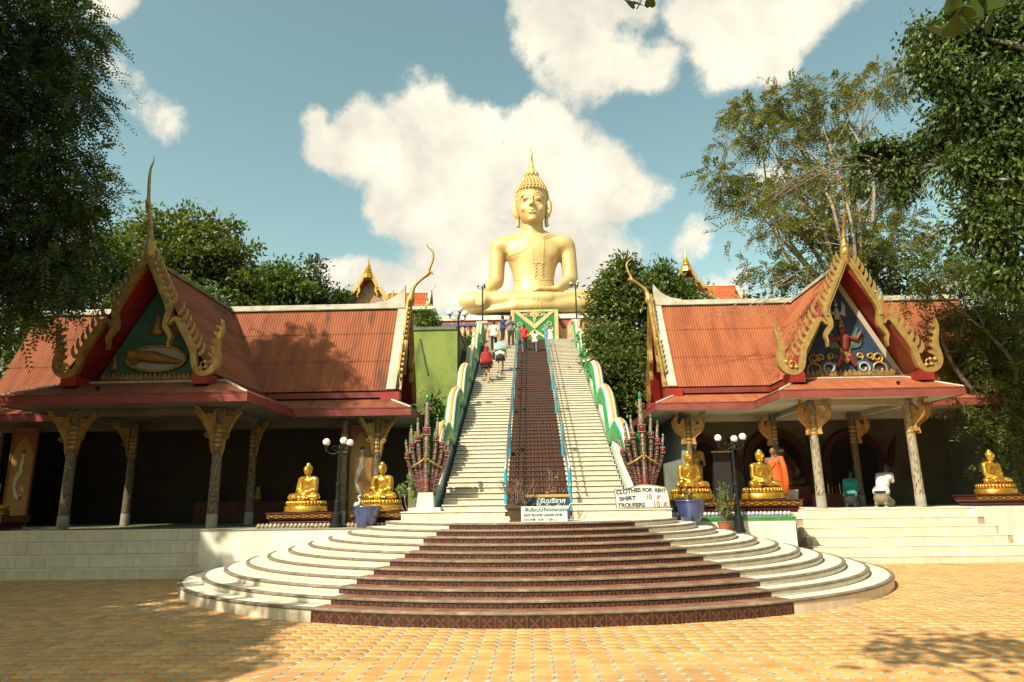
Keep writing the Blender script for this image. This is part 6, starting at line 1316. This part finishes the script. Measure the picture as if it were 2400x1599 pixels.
# ------------------------------------------------------------------ trees
def spray_tree(name, label, base, blobs, nclump, ntwig, nleaf, tl, L, W, lm, seed, trunk_r, bark, droop=.35, group=None, shell=.4, pts_to=None, ntip=24, sub=4, cat='tree', bias=None):
    """feathery crowns: twigs carrying two rows of leaflets"""
    r = np.random.default_rng(seed); T = empty(name, base, label, cat, group); b0 = np.array(base)
    P, C, out = clump_points(blobs, nclump, ntwig, .18, r, shell); n = len(P)
    D = out*.9+r.normal(0,.55,(n,3)); D[:,2] -= droop; D /= np.linalg.norm(D, axis=1, keepdims=True)
    N_ = rand_dirs(n, r, up=1.6); S = np.cross(D, N_); S /= np.linalg.norm(S, axis=1, keepdims=True); U = np.cross(S, D)
    t = (np.arange(nleaf)+.5)/nleaf; TL = tl*(.6+.8*r.random(n)); bend = -.35*TL
    Pp = P[:,None]+D[:,None]*(t[None,:,None]*TL[:,None,None]); Pp[:,:,2] += (t**2)[None]*bend[:,None]
    sg = np.where(np.arange(nleaf) % 2 == 0, 1, -1)[None,:,None]; Dl = S[:,None]*sg*.9+D[:,None]*.55+r.normal(0,.18,(n,nleaf,3)); Nl = np.broadcast_to(U[:,None], Dl.shape)+r.normal(0,.25,Dl.shape)
    sz = (.75+.5*r.random((n,1)))*(1-.45*np.abs(t-.45))[None]
    V, Q = leaf_mesh(Pp.reshape(-1,3), Dl.reshape(-1,3), Nl.reshape(-1,3), (L*sz).ravel(), (W*sz).ravel(), .1)
    np_mesh('crown', V-b0, Q, lm, T)
    m = MB(); cen = np.array(blobs)[:,:3].mean(0) if pts_to is None else np.array(pts_to); fork = Vector(base)+(Vector(cen)-Vector(base))*.6
    m.tube(spline([base, Vector(base)*.5+fork*.5+Vector((r.normal(0,.2), r.normal(0,.2), 0)), fork], 5), [trunk_r*(1-.4*i/10) for i in range(11)], 10)
    branches(m, fork, [tuple(C[i]) for i in r.choice(len(C), min(ntip, len(C)), replace=False)], trunk_r*.42, r, sub=sub, rt=.012); m.build('trunk', bark, T, smooth=True)
    return T
dk1 = leafmat('dark_tamarind_leaf', (.034,.062,.012), (.058,.088,.018), .45, .22); dk2 = leafmat('deep_green_leaf', (.030,.060,.012), (.05,.09,.018), .45, .22)
mg = leafmat('fresh_green_leaf', (.082,.116,.022), (.125,.145,.034), .45, .33); ol = leafmat('olive_feather_leaf', (.105,.132,.028), (.20,.165,.038), .4, .34); gl_ = leafmat('glossy_vine_leaf', (.045,.085,.014), (.085,.12,.022), .45, .2, .42); bam = leafmat('bamboo_yellow_leaf', (.075,.105,.018), (.16,.16,.035), .45, .3)
T1 = [(-12.93,14.5,13.43,1.11,1.02,.92),(-11.69,14.5,13.14,1.02,.92,.83),(-12.46,14.5,11.73,1.2,1.06,.92),(-11.13,14.5,11.33,.65,.6,.55),(-12.21,14.5,10.11,1.29,1.06,.83),(-11.18,14.5,9.41,.83,.74,.65),(-10.49,14.5,8.85,.65,.6,.55),(-11.98,14.5,8.56,1.29,1.06,.83),(-10.87,14.5,7.89,.83,.79,.74),(-11.85,14.5,7.08,1.11,.97,.83),(-10.75,14.4,6.85,.62,.6,.6),(-11.67,14.4,5.96,.5,.5,.42),(-13.76,14.0,10.61,1.29,1.8,2.31),(-12.99,13.8,7.32,1.29,1.57,1.85),(-13.5,11.5,10.5,1.8,2.2,2.2),(-13.2,12.5,13.8,1.6,1.6,1.4),(-16.5,10.0,8.6,2.6,2.0,1.5),(-15.4,9.6,8.2,1.6,1.5,1.2)]
spray_tree('shade_tree', 'big dark feathery tree hanging over the left pavilion roof', (-15.0,12.6,0), T1, 2700, 5, 20, .66, .13, .05, dk1, 21, .26, mat('dark_bark', (.06,.045,.03), .9, c2=(.03,.022,.015), ns=6, bump=.6, bs=12), droop=.45, shell=.2, pts_to=(-15,13.0,11), ntip=14, sub=2)
spray_tree('shade_tree', 'feathery tree just outside the left picture edge shading the paving', (-13.5,4.0,0), [(-13.8,5.6,8.0,1.9,2.0,1.2),(-12.2,2.6,8.2,2.4,2.2,1.4),(-10.4,1.5,8.6,1.4,1.5,.9),(-15.0,8.3,8.8,2.0,2.2,1.6),(-10.8,.2,8.4,1.8,1.6,1.0),(-15.0,9.2,7.6,1.6,1.8,1.6)], 1350, 5, 16, .66, .23, .10, dk1, 22, .4, MT['trunk'], shell=.2)
# overhead branch from a heart-leaved tree behind the camera, with two sprays hanging into view
ov_ = tree('heart_leaved_tree', 'heart-leaved tree whose twigs hang into the top of the picture', (2.6,-4.5,0), [(-.9,1.25,8.4,1.2,.45,.4),(-.1,.5,8.6,.9,.35,.3),(.6,-.3,8.7,1.2,.6,.4),(2.2,-1.5,8.8,1.8,1.4,.8)], 150, 20, .3, .17, .13, leafmat('heart_leaf', (.07,.13,.025), (.11,.16,.04), .3, .35), 31, .3, ntip=10)
def heart_spray(root, tip, n, sz, seed):
    r = np.random.default_rng(seed); root, tip = Vector(root), Vector(tip); q = MB(); path = spline([root, root.lerp(tip,.55)+Vector((.05,-.05,.12)), tip], 6); q.tube(path, .004, 5); q.build('twig', MT['trunk'], ov_, smooth=True)
    h = [(0,0),(.22,-.12),(.46,.06),(.44,.36),(.24,.66),(.08,.9),(0,1.1),(-.08,.9),(-.24,.66),(-.44,.36),(-.46,.06),(-.22,-.12)]
    for i in range(n):
        p = path[int(len(path)*(.45+.55*i/n))-1]; a = r.uniform(0, 2*PI); tl_ = r.uniform(.2,.9); st = p+Vector((math.cos(a)*.07, math.sin(a)*.05, -.03)); s_ = sz*r.uniform(.75,1.2)
        M3 = (Matrix.Rotation(r.uniform(0,2*PI),3,'Z')@Matrix.Rotation(r.uniform(1.9,2.7),3,'X'))
        q = MB(); q.loft([[st+M3@Vector((u*s_, v*s_, .004+.10*s_*abs(u))) for u, v in h], [st+M3@Vector((u*s_, v*s_, -.001+.10*s_*abs(u))) for u, v in h]]); q.tube([p, st], .002, 4)
        q.build('leaf', LEAF['heart_leaf'], ov_)
heart_spray((.75,4.1,5.25), (.52,4.0,4.87), 18, .085, 5); heart_spray((2.9,4.3,5.2), (2.72,4.2,4.72), 14, .15, 6); heart_spray((3.1,4.3,5.2), (2.95,4.3,4.86), 8, .14, 9)
tree('broadleaf_tree', 'tall rounded tree behind the left gable finial', (-16,29.5,0), [(-16.67,29,14.01,1.66,1.39,1.11),(-17.95,29,13,1.11,1.02,.92),(-15,29,13.14,1.48,1.39,1.29),(-13.74,29,12.28,1.11,1.11,1.11),(-15.87,29,11.93,2.22,1.76,1.29),(-18.33,29,11.17,1.66,1.39,1.11),(-12.85,29,10.85,1.11,1.02,.92),(-15.5,29.5,9.6,3.4,1.6,1.4)], 620, 40, .27, .26, .13, mg, 41, .3, group='trees behind the left pavilion', ntip=14)
tree('broadleaf_tree', 'light green tree above the middle of the left wing roof', (-13.2,33.5,5), [(-13.33,33,13,.95,1,1.0),(-14.39,33,12.34,1.05,.95,.84),(-12.18,33,12.29,1.26,1.05,.84),(-13.24,33,11.3,1.6,.95,.8),(-13,33,10,1.8,1.2,1)], 230, 36, .26, .28, .15, leafmat('light_green_leaf', (.075,.13,.02), (.11,.155,.03), .4), 42, .2, group='trees behind the left pavilion')
tree('broadleaf_tree', 'dark bluish tree left of the small gilded temple', (-10.8,34.3,6), [(-11.57,34,13.55,.6,.7,.8),(-11.29,34,12.35,1.3,1.08,.87),(-10.26,34,11.9,.8,.81,.6),(-9.8,34,11.6,.7,.7,.6),(-10.3,34,10.8,1.7,1,1)], 180, 34, .24, .22, .10, dk2, 43, .2, group='trees behind the left pavilion')
tree('broadleaf_tree', 'bright leafy tree behind the shaded left roof end', (-18.5,24.5,0), [(-18.12,24,9.43,1.38,1.15,.92),(-16.93,24,10.24,1.22,1.07,.92),(-19.23,24,10.3,.92,.92,.92),(-16.2,24,10.91,.92,.92,.92),(-17.8,24,8,2,1.2,1),(-14.9,25.5,10.0,1.2,1.0,1.0),(-13.6,26,9.4,1.1,1,.9)], 300, 38, .26, .24, .11, leafmat('sunny_leaf', (.085,.13,.022), (.14,.16,.03), .4), 44, .25, group='trees behind the left pavilion')
tree('broadleaf_tree', 'tall leafy tree right beside the staircase balustrade', (3.9,30.6,2), [(3.68,30,10.78,.96,.96,.96),(4.31,30,11.79,.86,.86,.86),(3.24,30,9.78,1.05,1,.96),(3.75,30,8.19,1.34,1.24,1.15),(3.2,30,6.65,1.0,1.15,1.15),(4.83,30,10.55,1.15,.96,.77),(4.6,30,7,1.2,1.2,2)], 430, 40, .25, .24, .11, mg, 45, .25, group='trees right of the staircase', ntip=12)
tree('broadleaf_tree', 'rounded tree behind the right wing ridge, left of the hill temple', (6.6,32.6,3), [(6.05,32,12.1,.7,.8,.85),(6.95,32,11.3,.8,.8,.7),(5.8,32,11.2,1.1,1.0,.8),(7.7,32,10.9,.8,.8,.6),(6.6,32,10.2,1.8,1.2,1)], 240, 40, .25, .24, .11, leafmat('mid_dark_leaf', (.066,.115,.022), (.10,.14,.03), .45), 46, .22, group='trees right of the staircase')
tree('broadleaf_tree', 'lower dark shrub-like tree between the balustrade and the right pavilion end', (3.2,27.4,0), [(3.3,27,6.66,.86,.86,.86),(2.65,27,7.2,.5,.7,.86),(3.06,27,5.12,.77,.9,1.03),(2.6,27,8.2,.45,.6,.6),(3.76,27,5.62,.69,.86,1.03),(3.4,27,3.8,.8,.8,1)], 280, 38, .22, .2, .095, mg, 47, .15, group='trees right of the staircase')
T6 = [(10.71,30,19.91,1.34,1.05,.77),(12.62,30,20.54,1.53,1.15,.77),(14.86,30,20.47,1.34,1.1,.86),(16.99,30,21.09,1.34,1.15,.96),(9.75,30,18.34,.96,.81,.67),(11.82,30,18.73,1.72,1.29,.86),(14.27,30,18.88,1.72,1.29,.86),(8.98,30,16.36,1.34,1.05,.77),(10.3,30,15.45,1.15,.91,.67),(12.17,30,16.27,1.53,1.24,.96),(14.85,30,17.07,1.53,1.34,1.15),(11.31,30,13.71,1.34,1.05,.77),(13.51,30,14.07,1.53,1.24,.96),(10.72,30,11.64,1.34,1,.67),(12.26,30,11.6,1.72,1.24,.77),(14.66,30,12.37,1.72,1.43,1.15),(16.98,30,16.57,1.53,1.63,1.72),(16.7,30,13.15,1.53,1.53,1.53)]
spray_tree('airy_tree', 'tall airy tree with pale bare limbs and thin olive foliage behind the right gable', (15.2,31,4), T6, 820, 4, 18, .66, .18, .066, ol, 51, .27, MT['barkpale'], droop=.15, shell=.3, pts_to=(14.2,30.2,13), ntip=38, sub=2)
T7 = [(11.89,15.5,13.31,1.09,.94,.79),(10.99,15.5,13.09,.59,.59,.59),(10.2,15.5,12.13,.42,.6,.85),(11.55,15.5,11.36,1.09,.99,.89),(10.64,15.5,10.92,.59,.59,.59),(11.33,15.5,9.51,.89,.94,.99),(10.3,15.5,9.4,.4,.5,.5),(10.86,15.5,7.96,.72,.8,.85),(10.98,15.5,6.75,.5,.6,.6),(10.02,15.5,13,.22,.37,.45),(12.41,15.5,10.39,1.19,2.08,2.96)]
tree('vine_hung_tree', 'dense dark glossy-leaved tree hanging along the right picture edge', (14.2,15.6,0), T7, 1250, 44, .26, .155, .078, gl_, 52, .4, ntip=20, droop=.75, shell=.3, trunk_to=(13.6,15.6,12))
tree('vine_curtain', 'curtain of hanging vines above the right gable finial', (13.2,17.6,10.5), [(9.82,18,11.27,.8,.5,.26),(9.15,18,10.76,.2,.35,.5),(10.56,18,10.59,.2,.45,.7),(9.87,18,10.74,.28,.35,.4),(10.23,18,9.94,.16,.3,.5),(9.13,18,10.1,.12,.25,.4),(10.89,18,11.24,.57,.4,.3),(11.6,18,11.6,.8,.5,.4)], 150, 40, .14, .14, .08, gl_, 53, .05, droop=.8, shell=.2, ntip=12, cat='vine')
T8 = [(13.59,21.5,7.52,.96,.82,.69),(14.8,21.5,7.49,1.1,.96,.82),(13.2,21.6,6.4,.7,.75,.69),(14.29,21.5,6.1,1.23,1.1,.96),(13.8,21.5,5.02,.9,.89,.69),(14.56,21.5,4.6,.96,.89,.82),(13.3,21.8,4.23,.6,.75,.69),(13.99,21.5,3.55,.82,.69,.55),(12.82,21.5,8.69,.82,.82,.82),(14.5,21.5,8.94,1.23,1.03,.82),(12.4,21.7,7.9,.6,.7,.7),(14.47,21.5,2.64,.69,.75,.82),(15.8,21,5,1.3,1.3,3)]
spray_tree('bamboo_like_tree', 'yellow-green drooping tree between the right gable and the far right statue', (15.4,22.2,0), T8, 520, 5, 13, .55, .19, .042, bam, 54, .25, MT['trunk'], droop=.5, shell=.25, ntip=24)
tree('broadleaf_tree', 'sunlit round bush on top of the green wall block', (-4.95,30,8.6), [(-4.95,30,9.75,.55,.46,.45),(-4.7,30,9.5,.4,.4,.3)], 60, 40, .12, .12, .06, leafmat('sunny_leaf', (0,0,0), (0,0,0)), 55, .05, ntip=4, cat='bush')
tree('broadleaf_tree', 'low weeds growing below the lime green wall beside the left naga', (-3.3,22,.0), [(-3.35,22,4.58,.35,.39,.42),(-2.98,22,4.23,.22,.32,.35),(-3.62,22,4.17,.28,.32,.35),(-3.4,22,3.2,.4,.5,.9)], 90, 34, .14, .17, .05, midleaf, 56, .05, ntip=8, cat='bush')
tree('broadleaf_tree', 'narrow dark bush between the lime green wall and the balustrade', (-3.3,33,6), [(-3.2,33,8.77,.36,.63,.84),(-3.3,33,7.7,.3,.47,.63)], 80, 34, .16, .18, .08, dk2, 57, .06, ntip=5, cat='bush')
# unseen ring of trees, added to block sky light from the square
for i, (x, y, h) in enumerate(((-24,-7,13),(-17,-15,14),(-9,-19,14),(0,-17,13),(8,-15,14),(15,-11,13),(20,-3,14),(21,6,13),(-25,4,14),(-23,13,13),(19.5,13,12))):
    tree('grove_tree', ['broad tree of the grove behind the camera, far left','broad tree of the grove behind the camera, second from the left','broad tree of the grove behind the camera, third from the left','broad tree of the grove straight behind the camera','broad tree of the grove behind the camera, just right','broad tree of the grove behind the camera, farther right','broad tree right of the square, nearest the camera','broad tree right of the square, in the middle','broad tree left of the square, nearest the camera','broad tree left of the square, farthest','broad tree right of the square, by the far right terrace'][i], (x,y,0),
         [(x,y,h*.62,3.6,3.6,h*.22),(x-2,y+1,h*.8,2.4,2.4,h*.16),(x+2.2,y-.5,h*.78,2.4,2.4,h*.17),(x,y,h*.35,3.2,3.2,h*.2)], 260, 26, .5, .55, .30, dk2, 90+i, .35, group='grove round the square', ntip=6)
ob_ = spray_tree('overhanging_branch', 'thin leafy branch reaching over the right pavilion roof', (12.8,17.4,10.6), [(6.2,18.6,9.7,.9,.5,.4),(7.3,18.8,10.3,1.0,.5,.45),(5.4,18.8,9.2,.6,.4,.3),(8.6,18.6,10.8,.8,.5,.4)], 60, 3, 14, .5, .12, .045, ol, 60, .028, MT['trunk'], droop=.3, shell=.2, pts_to=(8.6,18.4,10.6), ntip=9, sub=2, cat='branch')
m = MB()
for k in range(9):
    x0 = 8.6-.3*k*rng.random(); p0 = Vector((x0, 20.6+rng.random(), 8.75-.12*k)); p1 = p0+Vector((-1.2-1.4*rng.random(), .1, -.35-.5*rng.random())); m.tube(spline([p0, (p0+p1)/2+Vector((0,0,-.25*rng.random()-.1)), p1, p1+Vector((-.3,.05,.25))], 5), [.014-.0007*i for i in range(16)], 5)
m.build('bare_twigs', MT['barkpale'], ob_, smooth=True)
# dark undergrowth masses closing the gaps to the hillside
tree('undergrowth', 'shaded thicket on the slope behind the left pavilion', (-13,30,2), [(-14,31,7,5,2,3),(-8.5,31.5,6,2.5,1.5,3.5),(-20,28,6,4,2,4),(-24,30,9,4,2,4)], 520, 34, .4, .34, .16, dk2, 58, .2, cat='thicket', ntip=10)
tree('undergrowth', 'shaded thicket on the slope behind the right pavilion', (10,32,2), [(6,31.5,7,2.2,1.5,3),(11,32,8,4,2,3.5),(17,30,8,4,2,5),(22,28,8,4,2,5),(18,27,6,3,2,4)], 560, 34, .4, .34, .16, dk2, 59, .2, cat='thicket', ntip=10)
# fallen leaves on the paving
r = np.random.default_rng(77)
fl_m = mat('fallen_leaf', (.26,.17,.05), .8, c2=(.16,.10,.04), ns=4, isl=.4)
for i in range(46):
    y = 6.6+9*r.random()**1.3; x = r.uniform(-.68,.68)*y
    if inside(x, y, 0, -.1): continue
    q = MB(); s_ = r.uniform(.025,.055); a = r.uniform(0,2*PI); c = Vector((x,y,.006)); M3 = Matrix.Rotation(a,3,'Z')
    q.loft([[c+M3@Vector((u*s_, v*s_, .010*abs(u)+.012*v*v+dz)) for u, v in ((0,-1),(.45,-.4),(.5,.2),(0,1),(-.5,.2),(-.45,-.4))] for dz in (0,.0015)])
    o = q.build('fallen_leaf', fl_m, pos=(x,y,0)); tag(o, 'dry fallen leaf lying on the orange paving', 'leaf', 'fallen leaves on the paving')
bpy.data.scenes.remove(_TS)
